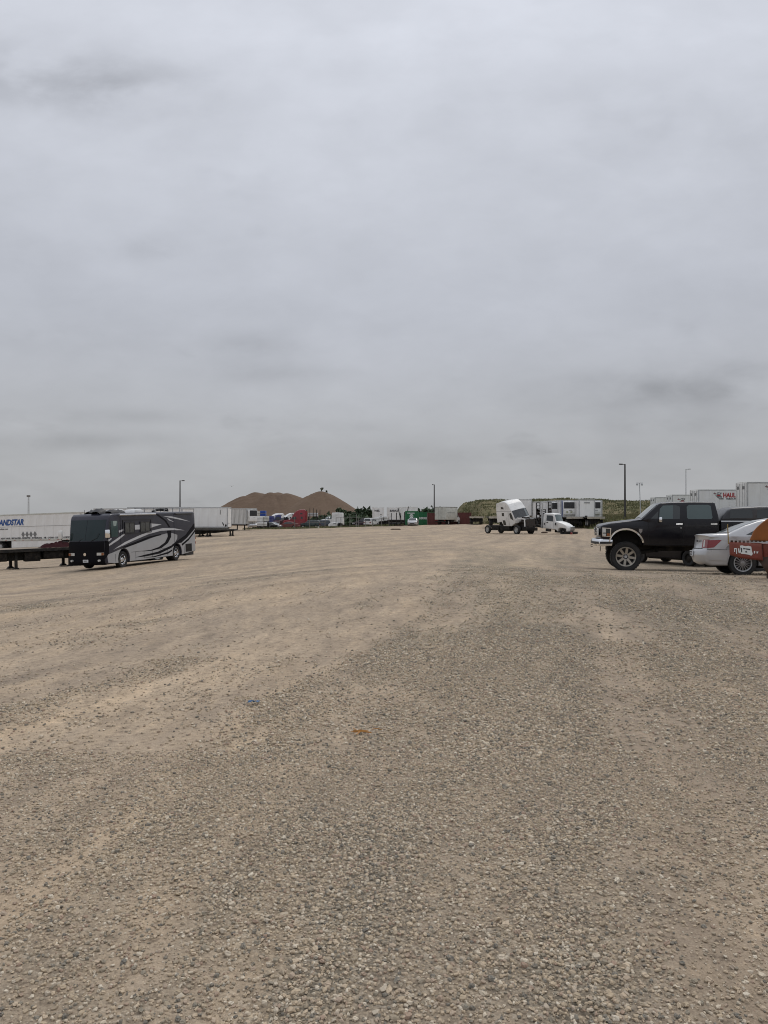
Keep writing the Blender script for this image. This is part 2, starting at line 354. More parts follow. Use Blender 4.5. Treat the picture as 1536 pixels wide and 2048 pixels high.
def arc(cx, cz, r, a0, a1, n):
    return [(cx + r * math.cos(math.radians(a0 + (a1 - a0) * i / n)), cz + r * math.sin(math.radians(a0 + (a1 - a0) * i / n))) for i in range(n + 1)]
def text(name, s, size, parent, mat, loc, rot, shear=0, bold=0., ex=.004, sx=1., align='LEFT', spacing=1.):
    cu = bpy.data.curves.new(name, 'FONT'); cu.body = s; cu.size = size; cu.shear = shear; cu.offset = bold; cu.extrude = ex
    cu.align_x = align; cu.space_character = spacing; cu.resolution_u = 3
    t = bpy.data.objects.new(name + '_tmp', cu); COL.objects.link(t)
    me = bpy.data.meshes.new_from_object(t); bpy.data.objects.remove(t); bpy.data.curves.remove(cu)
    me.materials.clear(); me.materials.append(mt[mat]); me.name = name
    o = put(name, me, parent, 0, loc, rot); o.scale = (sx, 1, 1); return o

# ------------------------------------------------------------------ wheels
def wheel(parent, x, y, r, w, style, side, simple=False, dual=False, tyre_mat='rubber', rim_mat=None, z=None):
    """side=+1: the outer face looks to local +y"""
    s = side; z = r if z is None else z
    rr = r * (.60 if style == 'truck' else .66 if style == 'lift' else .66 if style == 'alloy' else .58)
    h = w / 2
    tp = [(rr, -h * .85), (rr + .25 * (r - rr), -h * 1.0), (r * .93, -h * 1.0), (r * .985, -h * .82), (r, -h * .4), (r, h * .4), (r * .985, h * .82), (r * .93, h), (rr + .25 * (r - rr), h), (rr, h * .85)]
    tp = [(a, s * b) for a, b in tp]
    rim_mat = rim_mat or {'truck': 'rim_white', 'lift': 'rim_bronze', 'alloy': 'rim_silver', 'steel': 'rim_silver'}[style]
    nseg = 20 if simple else 44
    if style == 'truck': rp = [(rr * 1.0, h * .82), (rr * .95, h * .86), (rr * .88, h * .45), (rr * .62, h * .20), (rr * .52, h * .25), (rr * .42, h * .62), (rr * .20, h * .70), (.001, h * .70)]
    elif style == 'steel': rp = [(rr, h * .85), (rr * .92, h * .9), (rr * .8, h * .5), (rr * .5, h * .6), (rr * .25, h * .75), (.001, h * .75)]
    else: rp = [(rr * 1.01, h * .86), (rr * .97, h * .93), (rr * .90, h * .86), (rr * .88, h * -.1), (rr * .86, h * -.3), (.001, h * -.3)]
    rp = [(a, s * b) for a, b in rp]
    if simple:
        b = MB().lathe(tp, n=nseg, m=0).lathe(rp, n=nseg, m=1, closed=False)
        if dual: b.lathe([(a, q - s * w * 1.08) for a, q in tp], n=nseg, m=0)
        return b.build('wheel', [tyre_mat, rim_mat], parent, loc=(x, y, z))
    hub = MB().cyl((0, s * h * -.2, 0), (0, s * h * .78, 0), rr * .17, rr * .14, 16)
    for i in range(8 if style != 'alloy' else 5):
        a = 2 * PI * i / (8 if style != 'alloy' else 5); hub.cyl((rr * .24 * math.cos(a), s * h * .4, rr * .24 * math.sin(a)), (rr * .24 * math.cos(a), s * h * .72, rr * .24 * math.sin(a)), rr * .035, n=6)
    wh = hub.build('wheel', 'alu', parent, loc=(x, y, z))
    t = MB().lathe(tp, n=nseg)
    if style == 'lift':
        for i in range(34):
            for k in (-1, 1):
                a = 2 * PI * (i + (.5 if k > 0 else 0)) / 34; c, q = math.cos(a), math.sin(a)
                t.bar((c * r * .995, k * h * .40, q * r * .995), (c * r * .985 * 1.0, k * h * 1.01, q * r * .985), r * .11, r * .05, up=(c, 0, q))
    t.build('tyre', tyre_mat, wh)
    if dual: MB().lathe([(a, q - s * w * 1.08) for a, q in tp], n=nseg).build('tyre', tyre_mat, wh)
    rim = MB().lathe(rp, n=nseg, closed=False, m=0)
    if style == 'lift':
        rim.m = [1 if i >= 4 * nseg else 0 for i in range(len(rim.f))]
        for i in range(8):
            a = 2 * PI * i / 8 + .15; c, q = math.cos(a), math.sin(a)
            rim.bar((c * rr * .20, s * h * .50, q * rr * .20), (c * rr * .93, s * h * .66, q * rr * .93), rr * .24, h * .20, m=0, up=(0, s, 0))
        rim.lathe([(.001, s * h * .3), (rr * .30, s * h * .3), (rr * .30, s * h * .6), (rr * .2, s * h * .64), (.001, s * h * .64)], n=24, closed=False, m=1)
    if style == 'alloy':
        rim.m = [1 if i >= 3 * nseg else 0 for i in range(len(rim.f))]
        for i in range(16):
            a = 2 * PI * i / 16; c, q = math.cos(a), math.sin(a)
            rim.bar((c * rr * .22, s * h * .74, q * rr * .22), (c * rr * .93, s * h * .70, q * rr * .93), rr * (.075 if i % 2 else .095), h * .16, m=0, up=(0, s, 0))
        rim.lathe([(.001, s * h * .8), (rr * .14, s * h * .82), (rr * .27, s * h * .7), (rr * .27, s * h * .4)], n=24, closed=False, m=0)
    if style == 'truck':
        for i in range(10):
            a = 2 * PI * i / 10; c, q = math.cos(a), math.sin(a)
            rim.cyl((c * rr * .33, s * h * .5, q * rr * .33), (c * rr * .33, s * h * .80, q * rr * .33), rr * .035, n=6, m=0)
            rim.cyl((c * rr * .72, s * h * .15, q * rr * .72), (c * rr * .72, s * h * .40, q * rr * .72), rr * .085, n=8, m=1)
    rim.build('rim', [rim_mat, 'plastic'], wh)
    return wh
# ================================================================== the setting
def track(x, y): return x - 9.0 * (1 - np.exp(-np.maximum(y, 0) / 34.0))
def gmask(x, y):
    """1 = loose gravel, 0 = packed tan dirt; wheel tracks sweep from lower left to the far middle"""
    x = np.asarray(x, float); y = np.asarray(y, float); t = track(x, y)
    g = .14 + .52 * sstep(-3.9, -1.7, t + 1.4 * (fbm(x * .5 + 3, y * .35 + 9) - .5))
    tb = x * .66 - y * .75; ub = x * .75 + y * .66                     # second family: tracks swinging across the yard
    left = sstep(-1.5, -4.5, t) * sstep(8, 14, y)
    sA = .6 * fbm(t * 1.25 + 40, y * .075 + 11, 4) + .4 * fbm(t * 3.4 + 9, y * .10 + 31, 3); sB = .6 * fbm(tb * 1.1 + 23, ub * .06 + 7, 4) + .4 * fbm(tb * 3.0 + 3, ub * .09 + 17, 3)
    streak = sA * (1 - left) + sB * left
    g = g + (streak - .5) * 1.5 * (1 - .45 * sstep(-2, 0, t))
    for c, wd, a in ((.55, .60, .34), (2.35, .55, .26), (-2.9, .35, .35), (-4.0, .45, .35), (-5.6, .5, .3), (4.6, .5, .25)):
        g = g - a * np.exp(-((t - c + .35 * (fbm(y * .2 + c * 7, x * 0 + c) - .5) * 2) / wd) ** 2) * (.35 + 1.1 * fbm(x * .8 + c, y * .3 + 5))
    g = g + (fbm(x * .9 + 20, y * .7 + 4, 4) - .5) * .95 + (fbm(x * 2.6 + 2, y * 1.8 + 14, 3) - .5) * .55
    far = sstep(18, 60, y); g = g * (1 - far) + far * (.22 + 1.1 * (.5 * fbm(x * .10 + 7, y * .25 + 2, 4) + .5 * sB - .45))
    return np.clip(g, 0, 1)
def ground_mat():
    m, nt, p = nodes('gravel_yard'); L = nt.links; N = nt.nodes
    tc = N.new('ShaderNodeTexCoord'); at_ = N.new('ShaderNodeAttribute'); at_.attribute_name = 'gravel'
    def noise(scale, det=5, rough=.55, st=None):
        t = N.new('ShaderNodeTexNoise'); t.inputs['Scale'].default_value = scale; t.inputs['Detail'].default_value = det; t.inputs['Roughness'].default_value = rough
        if st:
            mp = N.new('ShaderNodeMapping'); mp.inputs['Scale'].default_value = st; mp.inputs['Rotation'].default_value = (0, 0, math.radians(15)); L.new(tc.outputs['Object'], mp.inputs[0]); L.new(mp.outputs[0], t.inputs['Vector'])
        else: L.new(tc.outputs['Object'], t.inputs['Vector'])
        return t.outputs[0]
    def ramp(v, stops, interp='LINEAR'):
        r = N.new('ShaderNodeValToRGB'); r.color_ramp.interpolation = interp
        e = r.color_ramp.elements
        while len(e) < len(stops): e.new(.5)
        for k, (pos, c) in enumerate(stops): e[k].position = pos; e[k].color = (*c, 1)
        L.new(v, r.inputs[0]); return r.outputs[0]
    def mix(f, a, b, mode='MIX'):
        x = N.new('ShaderNodeMix'); x.data_type = 'RGBA'; x.blend_type = mode
        for i, v in ((0, f), (6, a), (7, b)):
            if isinstance(v, (int, float)): x.inputs[i].default_value = v
            elif isinstance(v, tuple): x.inputs[i].default_value = (*v, 1)
            else: L.new(v, x.inputs[i])
        return x.outputs[2]
    def mth(op, a, b, c=None, clamp=False):
        x = N.new('ShaderNodeMath'); x.operation = op; x.use_clamp = clamp
        for i, v in enumerate((a, b, c)):
            if v is None: continue
            if isinstance(v, (int, float)): x.inputs[i].default_value = v
            else: L.new(v, x.inputs[i])
        return x.outputs[0]
    dirt = ramp(noise(.22, 6, .6, (1.6, .35, 1)), [(.25, (.318, .253, .186)), (.5, (.400, .316, .230)), (.75, (.47, .380, .284))])
    al = N.new('ShaderNodeAttribute'); al.attribute_name = 'swing'
    def streak(deg, sc, det):
        m1 = N.new('ShaderNodeMapping'); m1.inputs['Rotation'].default_value = (0, 0, math.radians(deg)); L.new(tc.outputs['Object'], m1.inputs[0])
        m2 = N.new('ShaderNodeMapping'); m2.inputs['Scale'].default_value = (1, .045, 1); L.new(m1.outputs[0], m2.inputs[0])
        t = N.new('ShaderNodeTexNoise'); t.inputs['Scale'].default_value = sc; t.inputs['Detail'].default_value = det; t.inputs['Roughness'].default_value = .62; L.new(m2.outputs[0], t.inputs['Vector']); return t.outputs[0]
    def two(sc, det): return mth('ADD', mth('MULTIPLY', streak(15, sc, det), mth('SUBTRACT', 1.0, al.outputs['Fac'])), mth('MULTIPLY', streak(48, sc, det), al.outputs['Fac']))
    sk1 = ramp(two(1.1, 6), [(.30, (.74, .735, .73)), (.48, (.98, .98, .98)), (.60, (1.10, 1.09, 1.07)), (.74, (1.26, 1.235, 1.19))])
    dirt = mix(.95, dirt, sk1, 'MULTIPLY')
    sk2 = ramp(two(.28, 7), [(.32, (.76, .765, .775)), (.47, (.97, .97, .97)), (.56, (1.05, 1.045, 1.03)), (.70, (1.20, 1.175, 1.13))])
    dirt = mix(.55, dirt, ramp(noise(95, 3, .7), [(.3, (.15, .113, .08)), (.5, (.38, .298, .212)), (.72, (.57, .47, .36))]))
    dirt = mix(.35, dirt, ramp(noise(2.2, 6, .65, (1.3, .5, 1)), [(.3, (.25, .193, .138)), (.7, (.49, .39, .285))]))
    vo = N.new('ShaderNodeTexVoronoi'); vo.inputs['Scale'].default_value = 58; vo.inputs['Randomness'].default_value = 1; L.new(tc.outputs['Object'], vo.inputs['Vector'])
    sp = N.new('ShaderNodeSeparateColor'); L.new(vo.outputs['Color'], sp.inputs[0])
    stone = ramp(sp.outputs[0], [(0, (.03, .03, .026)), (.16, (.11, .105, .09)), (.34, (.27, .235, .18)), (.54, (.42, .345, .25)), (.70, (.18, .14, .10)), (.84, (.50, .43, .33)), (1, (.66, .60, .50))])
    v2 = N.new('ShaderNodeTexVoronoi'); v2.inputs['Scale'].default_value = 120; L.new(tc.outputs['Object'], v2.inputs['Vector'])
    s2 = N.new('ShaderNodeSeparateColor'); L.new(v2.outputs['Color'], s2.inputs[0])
    grit_shade = ramp(s2.outputs[1], [(0, (.025, .021, .016)), (.35, (.12, .098, .07)), (.65, (.30, .24, .17)), (1, (.56, .47, .35))])  # fine grit; its darkest tones paint in shade between the stones
    stones = mix(.45, stone, grit_shade)
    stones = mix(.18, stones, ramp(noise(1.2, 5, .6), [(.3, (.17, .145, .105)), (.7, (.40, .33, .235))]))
    # loose stones thin out raggedly where the mask is low
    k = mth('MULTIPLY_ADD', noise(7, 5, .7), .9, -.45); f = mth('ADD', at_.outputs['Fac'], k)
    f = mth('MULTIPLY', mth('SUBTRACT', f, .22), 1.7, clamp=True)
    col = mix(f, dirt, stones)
    sp1 = ramp(noise(14, 4, .75), [(.30, (.30, .29, .28)), (.46, (.95, .95, .95)), (.58, (1, 1, 1)), (.74, (1.6, 1.56, 1.48))])  # dark specks paint shaded gaps between clusters of stones
    col = mix(.85, col, sp1, 'MULTIPLY')
    sp2 = ramp(noise(2.6, 6, .7, (1.5, .55, 1)), [(.28, (.66, .66, .67)), (.5, (1, 1, 1)), (.75, (1.22, 1.19, 1.13))])
    col = mix(.8, col, sp2, 'MULTIPLY')
    sp3 = ramp(noise(.30, 5, .6, (2.6, .45, 1)), [(.30, (.80, .81, .83)), (.5, (1, 1, 1)), (.70, (1.14, 1.11, 1.05))])
    col = mix(.8, col, sp3, 'MULTIPLY')
    col = mix(.30, col, sk1, 'MULTIPLY')
    col = mix(.85, col, sk2, 'MULTIPLY')
    L.new(col, p.inputs['Base Color']); p.inputs['Roughness'].default_value = .93; p.inputs['Specular IOR Level'].default_value = .25
    hgt = mth('MULTIPLY', mth('SUBTRACT', 1.0, mth('MULTIPLY', vo.outputs['Distance'], 1.5)), mth('MULTIPLY_ADD', f, .8, .2))
    hgt = mth('ADD', hgt, mth('MULTIPLY', mth('SUBTRACT', 1.0, v2.outputs['Distance']), .35))
    hgt = mth('ADD', hgt, mth('MULTIPLY', noise(9, 5, .6), .9))
    b = N.new('ShaderNodeBump'); b.inputs['Strength'].default_value = .75; b.inputs['Distance'].default_value = .013; L.new(hgt, b.inputs['Height'])
    L.new(b.outputs[0], p.inputs['Normal'])
    return m
def relief(x, y):
    t = track(x, y); n = sstep(4, 9, np.hypot(x, y))
    return n * (.035 * (fbm(t * .9 + 3, y * .1 + 1) - .5) + .03 * (fbm(x * .35, y * .35) - .5)) * (1 + 2 * sstep(20, 90, y))
def build_ground():
    R = np.concatenate([[.05], np.geomspace(.6, 3500, 420)])
    th = np.concatenate([np.radians(np.linspace(-42, 42, 300)), np.radians(np.linspace(42, 318, 70)[1:-1])])
    n = len(th); rr, tt = np.meshgrid(R, th, indexing='ij')
    x = (rr * np.sin(tt)).ravel(); y = (rr * np.cos(tt)).ravel()
    z = gza(x, y) + relief(x, y)
    i = np.arange(len(R) - 1)[:, None]; j = np.arange(n)[None, :]; j2 = (j + 1) % n
    f = np.stack([i * n + j, (i + 1) * n + j, (i + 1) * n + j2, i * n + j2], -1).reshape(-1, 4)[:, ::-1]
    me = bpy.data.meshes.new('ground'); me.from_pydata(np.c_[x, y, z].tolist(), [], f.tolist())
    a = me.attributes.new('gravel', 'FLOAT', 'POINT'); a.data.foreach_set('value', gmask(x, y).astype(np.float32))
    a = me.attributes.new('swing', 'FLOAT', 'POINT'); a.data.foreach_set('value', (sstep(-1.0, -4.5, track(x, y)) * sstep(8, 15, y)).astype(np.float32))
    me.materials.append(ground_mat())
    o = put('ground', me, None, 180); o['kind'] = 'structure'; o['label'] = 'tan dirt and gravel yard with sweeping wheel tracks'
    return o
build_ground()
def stone_mat():
    m, nt, p = nodes('loose_stones'); L = nt.links; N = nt.nodes
    oi = N.new('ShaderNodeObjectInfo'); r = N.new('ShaderNodeValToRGB'); e = r.color_ramp.elements
    st = [(0, (.11, .108, .095)), (.05, (.16, .155, .132)), (.13, (.23, .205, .155)), (.26, (.35, .285, .20)), (.46, (.46, .365, .248)), (.60, (.53, .425, .30)), (.70, (.38, .295, .22)), (.75, (.32, .215, .155)), (.80, (.46, .40, .31)), (.92, (.60, .515, .39)), (1, (.66, .59, .47))]
    while len(e) < len(st): e.new(.5)
    for k, (q, c) in enumerate(st): e[k].position = q; e[k].color = (*c, 1)
    L.new(oi.outputs['Random'], r.inputs[0])
    tc = N.new('ShaderNodeTexCoord'); nz = N.new('ShaderNodeTexNoise'); nz.inputs['Scale'].default_value = 2.2; nz.inputs['Detail'].default_value = 5; L.new(tc.outputs['Object'], nz.inputs['Vector'])
    mx = N.new('ShaderNodeMix'); mx.data_type = 'RGBA'; mx.blend_type = 'MIX'
    mr = N.new('ShaderNodeMapRange'); L.new(nz.outputs[0], mr.inputs[0]); mr.inputs[1].default_value = .42; mr.inputs[2].default_value = .72; mr.inputs[4].default_value = .8
    L.new(mr.outputs[0], mx.inputs[0]); L.new(r.outputs[0], mx.inputs[6]); mx.inputs[7].default_value = (.41, .335, .25, 1)
    L.new(mx.outputs[2], p.inputs['Base Color']); p.inputs['Roughness'].default_value = .85; p.inputs['Specular IOR Level'].default_value = .3
    return m
def scatter(n, r0, r1, half, keep, smin, smax, seed):
    g = np.random.default_rng(seed); rr = np.sqrt(g.random(n) * (r1 * r1 - r0 * r0) + r0 * r0)
    x = (g.random(n) * 2 - 1) * (rr * half + 1.0); k = g.random(n) < keep(x, rr); x = x[k]; y = rr[k]
    s = smin + (smax - smin) * g.random(len(x)) ** 2.2
    return x, y, s
def build_gravel():
    P = []
    P.append(scatter(140000, 1.8, 5.2, .52, lambda x, y: np.clip(.22 + 1.0 * gmask(x, y), 0, 1), .0030, .0085, 1))
    P.append(scatter(34000, 1.8, 7.0, .52, lambda x, y: np.clip(.02 + 1.1 * gmask(x, y) ** 1.3, 0, 1), .006, .0128, 2))
    P.append(scatter(140000, 5.0, 9.5, .52, lambda x, y: np.clip(.05 + 1.1 * gmask(x, y) ** 1.2, 0, 1) * (1 - .35 * sstep(6, 9.5, y)), .0045, .0135, 3))
    P.append(scatter(130000, 8.5, 18, .52, lambda x, y: np.clip(.015 + 1.05 * gmask(x, y) ** 1.5, 0, 1) * (1 - .7 * sstep(9, 18, y)), .007, .018, 5))
    P.append(scatter(70000, 16, 36, .52, lambda x, y: np.clip(.01 + 1.0 * gmask(x, y) ** 1.6, 0, 1) * (1 - sstep(14, 32, y)), .009, .019, 4))
    x = np.concatenate([p[0] for p in P]); y = np.concatenate([p[1] for p in P]); s = np.concatenate([p[2] for p in P]); n = len(x)
    z = gza(x, y) + relief(x, y) + s * (.15 + .45 * np.random.default_rng(8).random(n))
    me = bpy.data.meshes.new('gravel'); me.vertices.add(n); me.vertices.foreach_set('co', np.c_[x, y, z].astype(np.float32).ravel())
    g = np.random.default_rng(5)
    a = me.attributes.new('sc', 'FLOAT_VECTOR', 'POINT')
    scv = np.c_[s * (.8 + .6 * g.random(n)), s * (.7 + .5 * g.random(n)), s * (.55 + .40 * g.random(n))]
    a.data.foreach_set('vector', scv.astype(np.float32).ravel())
    a = me.attributes.new('ro', 'FLOAT_VECTOR', 'POINT'); a.data.foreach_set('vector', np.c_[(g.random(n) - .5) * .7, (g.random(n) - .5) * .7, g.random(n) * 6.28].astype(np.float32).ravel())
    a = me.attributes.new('ix', 'INT', 'POINT'); a.data.foreach_set('value', g.integers(0, 7, n).astype(np.int32))
    sm = stone_mat(); me.materials.append(sm)
    o = bpy.data.objects.new('gravel', me); COL.objects.link(o)
    ng = bpy.data.node_groups.new('gravel_scatter', 'GeometryNodeTree'); ng.interface.new_socket('Geometry', in_out='INPUT', socket_type='NodeSocketGeometry'); ng.interface.new_socket('Geometry', in_out='OUTPUT', socket_type='NodeSocketGeometry')
    N = ng.nodes; L = ng.links; gi = N.new('NodeGroupInput'); go = N.new('NodeGroupOutput')
    jn = N.new('GeometryNodeJoinGeometry')
    for i in range(7):
        ic = N.new('GeometryNodeMeshIcoSphere'); ic.inputs['Radius'].default_value = 1; ic.inputs['Subdivisions'].default_value = 2 if i < 3 else 1
        nz = N.new('ShaderNodeTexNoise'); nz.noise_dimensions = '4D'; nz.inputs['W'].default_value = i * 3.7 + 1; nz.inputs['Scale'].default_value = 1.05; nz.inputs['Detail'].default_value = 2.5
        sb = N.new('ShaderNodeVectorMath'); sb.operation = 'SUBTRACT'; sb.inputs[1].default_value = (.5, .5, .5); L.new(nz.outputs['Color'], sb.inputs[0])
        sl = N.new('ShaderNodeVectorMath'); sl.operation = 'SCALE'; sl.inputs['Scale'].default_value = 1.9; L.new(sb.outputs[0], sl.inputs[0])
        sp = N.new('GeometryNodeSetPosition'); L.new(ic.outputs[0], sp.inputs['Geometry']); L.new(sl.outputs[0], sp.inputs['Offset'])
        ma = N.new('GeometryNodeSetMaterial'); ma.inputs['Material'].default_value = sm; L.new(sp.outputs[0], ma.inputs[0])
        gt = N.new('GeometryNodeGeometryToInstance'); L.new(ma.outputs[0], gt.inputs[0]); L.new(gt.outputs[0], jn.inputs[0])
    ip = N.new('GeometryNodeInstanceOnPoints'); mp = N.new('GeometryNodeMeshToPoints')
    L.new(gi.outputs[0], mp.inputs[0]); L.new(mp.outputs[0], ip.inputs['Points']); L.new(jn.outputs[0], ip.inputs['Instance']); ip.inputs['Pick Instance'].default_value = True
    for nm, ty, so_ in (('ix', 'INT', 'Instance Index'), ('ro', 'FLOAT_VECTOR', 'Rotation'), ('sc', 'FLOAT_VECTOR', 'Scale')):
        na = N.new('GeometryNodeInputNamedAttribute'); na.data_type = ty; na.inputs[0].default_value = nm
        L.new([q for q in na.outputs if q.enabled][0], ip.inputs[so_])
    L.new(ip.outputs[0], go.inputs[0])
    md = o.modifiers.new('scatter', 'NODES'); md.node_group = ng
    tag(o, 'loose grey and tan pebbles strewn over the near yard', None, None, 'stuff')
build_gravel()

# ---- grassy mound, grassy bank
def earth_mat(name, stops, sc=.25, bump=.6, fine=4., fr=.9):
    m, nt, p = nodes(name); L = nt.links; N = nt.nodes
    g = N.new('ShaderNodeNewGeometry')
    n1 = N.new('ShaderNodeTexNoise'); n1.inputs['Scale'].default_value = sc; n1.inputs['Detail'].default_value = 7; n1.inputs['Roughness'].default_value = .65; L.new(g.outputs['Position'], n1.inputs['Vector'])
    n2 = N.new('ShaderNodeTexNoise'); n2.inputs['Scale'].default_value = fine; n2.inputs['Detail'].default_value = 5; L.new(g.outputs['Position'], n2.inputs['Vector'])
    ad = N.new('ShaderNodeMath'); ad.operation = 'MULTIPLY_ADD'; L.new(n2.outputs[0], ad.inputs[0]); ad.inputs[1].default_value = .4; 
    s = N.new('ShaderNodeMath'); s.operation = 'SUBTRACT'; L.new(n1.outputs[0], s.inputs[0]); s.inputs[1].default_value = .2; L.new(s.outputs[0], ad.inputs[2])
    r = N.new('ShaderNodeValToRGB'); e = r.color_ramp.elements
    while len(e) < len(stops): e.new(.5)
    for k, (q, c) in enumerate(stops): e[k].position = q; e[k].color = (*c, 1)
    L.new(ad.outputs[0], r.inputs[0]); L.new(r.outputs[0], p.inputs['Base Color']); p.inputs['Roughness'].default_value = .95; p.inputs['Specular IOR Level'].default_value = .2
    b = N.new('ShaderNodeBump'); b.inputs['Strength'].default_value = bump; b.inputs['Distance'].default_value = .3; L.new(n2.outputs[0], b.inputs['Height']); L.new(b.outputs[0], p.inputs['Normal'])
    return m
mt['grass_earth'] = earth_mat('rough_grass', [(.25, (.070, .076, .034)), (.42, (.108, .106, .050)), (.58, (.165, .140, .075)), (.75, (.23, .185, .12))], .12)
mt['bank_earth'] = earth_mat('bank_grass', [(.25, (.05, .07, .022)), (.45, (.09, .105, .035)), (.65, (.16, .15, .06)), (.8, (.22, .19, .10))], .3)
mt['pile_earth'] = earth_mat('brown_sand', [(.22, (.098, .068, .048)), (.45, (.132, .091, .063)), (.62, (.152, .106, .073)), (.8, (.18, .13, .09))], .045, .25, 1.2)
def hfield(name, x0, x1, y0, y1, nx, ny, fz, mat, label, cat=None, kind=None, group=None):
    X, Y = np.meshgrid(np.linspace(x0, x1, nx), np.linspace(y0, y1, ny), indexing='ij'); Z = fz(X, Y)
    i = np.arange(nx - 1)[:, None]; j = np.arange(ny - 1)[None, :]
    f = np.stack([i * ny + j, (i + 1) * ny + j, (i + 1) * ny + j + 1, i * ny + j + 1], -1).reshape(-1, 4)
    me = bpy.data.meshes.new(name); me.from_pydata(np.c_[X.ravel(), Y.ravel(), Z.ravel()].tolist(), [], f.tolist()); me.materials.append(mt[mat])
    return tag(put(name, me, None, 180), label, cat, group, kind)
def mound_z(x, y):
    ridge = sstep(16.2, 21.8, x + 1.2 * (fbm(y * .1, x * .02) - .5)) * (1 - .06 * sstep(40, 70, x))
    prof = sstep(134, 176, y + 10 * (fbm(x * .05 + 2, y * .03) - .5)) * (1 - sstep(205, 240, y))
    return -1.2 + 6.3 * ridge * prof + 1.5 * (fbm(x * .13, y * .13, 5) - .5) * sstep(134, 150, y) * (1 - .7 * sstep(205, 240, y)) + .5 * (fbm(x * .8, y * .8, 3) - .5)
hfield('grassy_mound', 10, 140, 130, 245, 200, 120, mound_z, 'grass_earth', 'long weedy green earth mound behind the parked trailers', None, 'structure')
def bank_z(x, y):
    e = x - (27.5 + .022 * (y - 60)) + 2.5 * (fbm(x * .1, y * .06) - .5)
    return -.7 + 2.1 * sstep(-1, 10, e) * sstep(48, 62, y) + .25 * (fbm(x * .35, y * .35) - .5)
hfield('grass_bank', 24, 140, 46, 235, 130, 190, bank_z, 'bank_earth', 'low grassy bank carrying the trailers beyond the black pickup', None, 'structure')
def blades(name, pts, hmin, hmax, mat, label, nb=7, wid=.03, spread=.25):
    V = []; Fc = []
    for (x, y, z) in pts:
        for k in range(nb):
            a = random.random() * 6.283; h = random.uniform(hmin, hmax); bx = x + random.uniform(-spread, spread); by = y + random.uniform(-spread, spread)
            lx = random.gauss(0, .22) * h; ly = random.gauss(0, .22) * h; cx, cy = math.cos(a) * wid, math.sin(a) * wid; o = len(V)
            V += [(bx - cx, by - cy, z - .05), (bx + cx, by + cy, z - .05), (bx + lx * .5 + cx * .8, by + ly * .5 + cy * .8, z + h * .55), (bx + lx * .5 - cx * .8, by + ly * .5 - cy * .8, z + h * .55), (bx + lx, by + ly, z + h)]
            Fc += [(o, o + 1, o + 2, o + 3), (o + 3, o + 2, o + 4)]
    me = bpy.data.meshes.new(name); me.from_pydata(V, [], Fc); me.materials.append(mt[mat]); o = put(name, me, None, 0)
    return tag(o, label, None, None, 'stuff')
def on(fz, n, x0, x1, y0, y1, zmin=-.35):
    x = rng.uniform(x0, x1, n); y = rng.uniform(y0, y1, n); z = fz(x, y); k = (z > zmin) & (z > gza(x, y) - .02); return np.c_[x[k], y[k], z[k]].tolist()
blades('bank_grass', on(bank_z, 9000, 27, 75, 56, 160), .22, .75, 'grass_blade', 'tall dry grass and weeds along the bank', wid=.035)
blades('bank_grass', on(bank_z, 1500, 34, 52, 78, 100, .6), .5, 1.15, 'grass_blade', 'tall seed heads in front of the red lettered trailers', wid=.025)
blades('fence_weeds', np.c_[(q := rng.uniform(at(488, 152), at(812, 152), 900)), (q2 := rng.uniform(151, 157, 900)), gza(q, q2)].tolist(), .12, .5, 'weed', 'low weeds along the foot of the yard fence', nb=6, wid=.05, spread=.5)
blades('mound_weeds', on(mound_z, 7000, 15, 90, 136, 195, .0), .12, .38, 'weed', 'rough weeds covering the green earth mound', nb=5, wid=.10, spread=.7)
# ---- sand piles
def pile_fn(peaks, slope):
    P = np.array(peaks)
    def f(x, y):
        d = np.hypot(x[..., None] - P[:, 0], (y[..., None] - P[:, 1])); h = P[:, 2] - slope * np.sqrt(d * d + 2.0)
        h = h + .9 * (fbm(np.arctan2(y - P[:, 1].mean(), x - P[:, 0].mean())[..., None] * 9 + 3 + P[:, 0] * 0, h * .12) - .5) * sstep(0, 4, d)
        k = .38; z = np.log(np.exp(np.clip(h / k, -40, 40)).sum(-1)) * k
        return np.maximum(z, -2.5) + .45 * (fbm(x * .16, y * .16, 5) - .5)
    return f
DP = 250.0
def pk(px, py, dy=0): return (at(px, DP + dy), DP + dy, pz(py, DP + dy) + .4)
hfield('sand_pile', at(440, DP) - 8, at(620, DP) + 6, DP - 26, DP + 30, 150, 90,
       pile_fn([pk(487, 989, -2), pk(510, 981, 2), pk(523, 984, 4), pk(541, 983, 0), pk(556, 982, 3), pk(573, 983, -1), pk(588, 988, 0), pk(600, 993, 2)], .60), 'pile_earth',
       'long brown sand stockpile with several rounded crests', 'sand pile', None, 'sand stockpiles')
PF2 = pile_fn([pk(632, 984, -4), pk(642, 979.5, -5), pk(650, 985, -4)], .60)
hfield('sand_pile', at(612, DP) - 26, at(700, DP) + 10, DP - 30, DP + 26, 110, 90,
       PF2, 'pile_earth', 'pointed brown sand stockpile with two small trees on its top', 'sand pile', None, 'sand stockpiles')
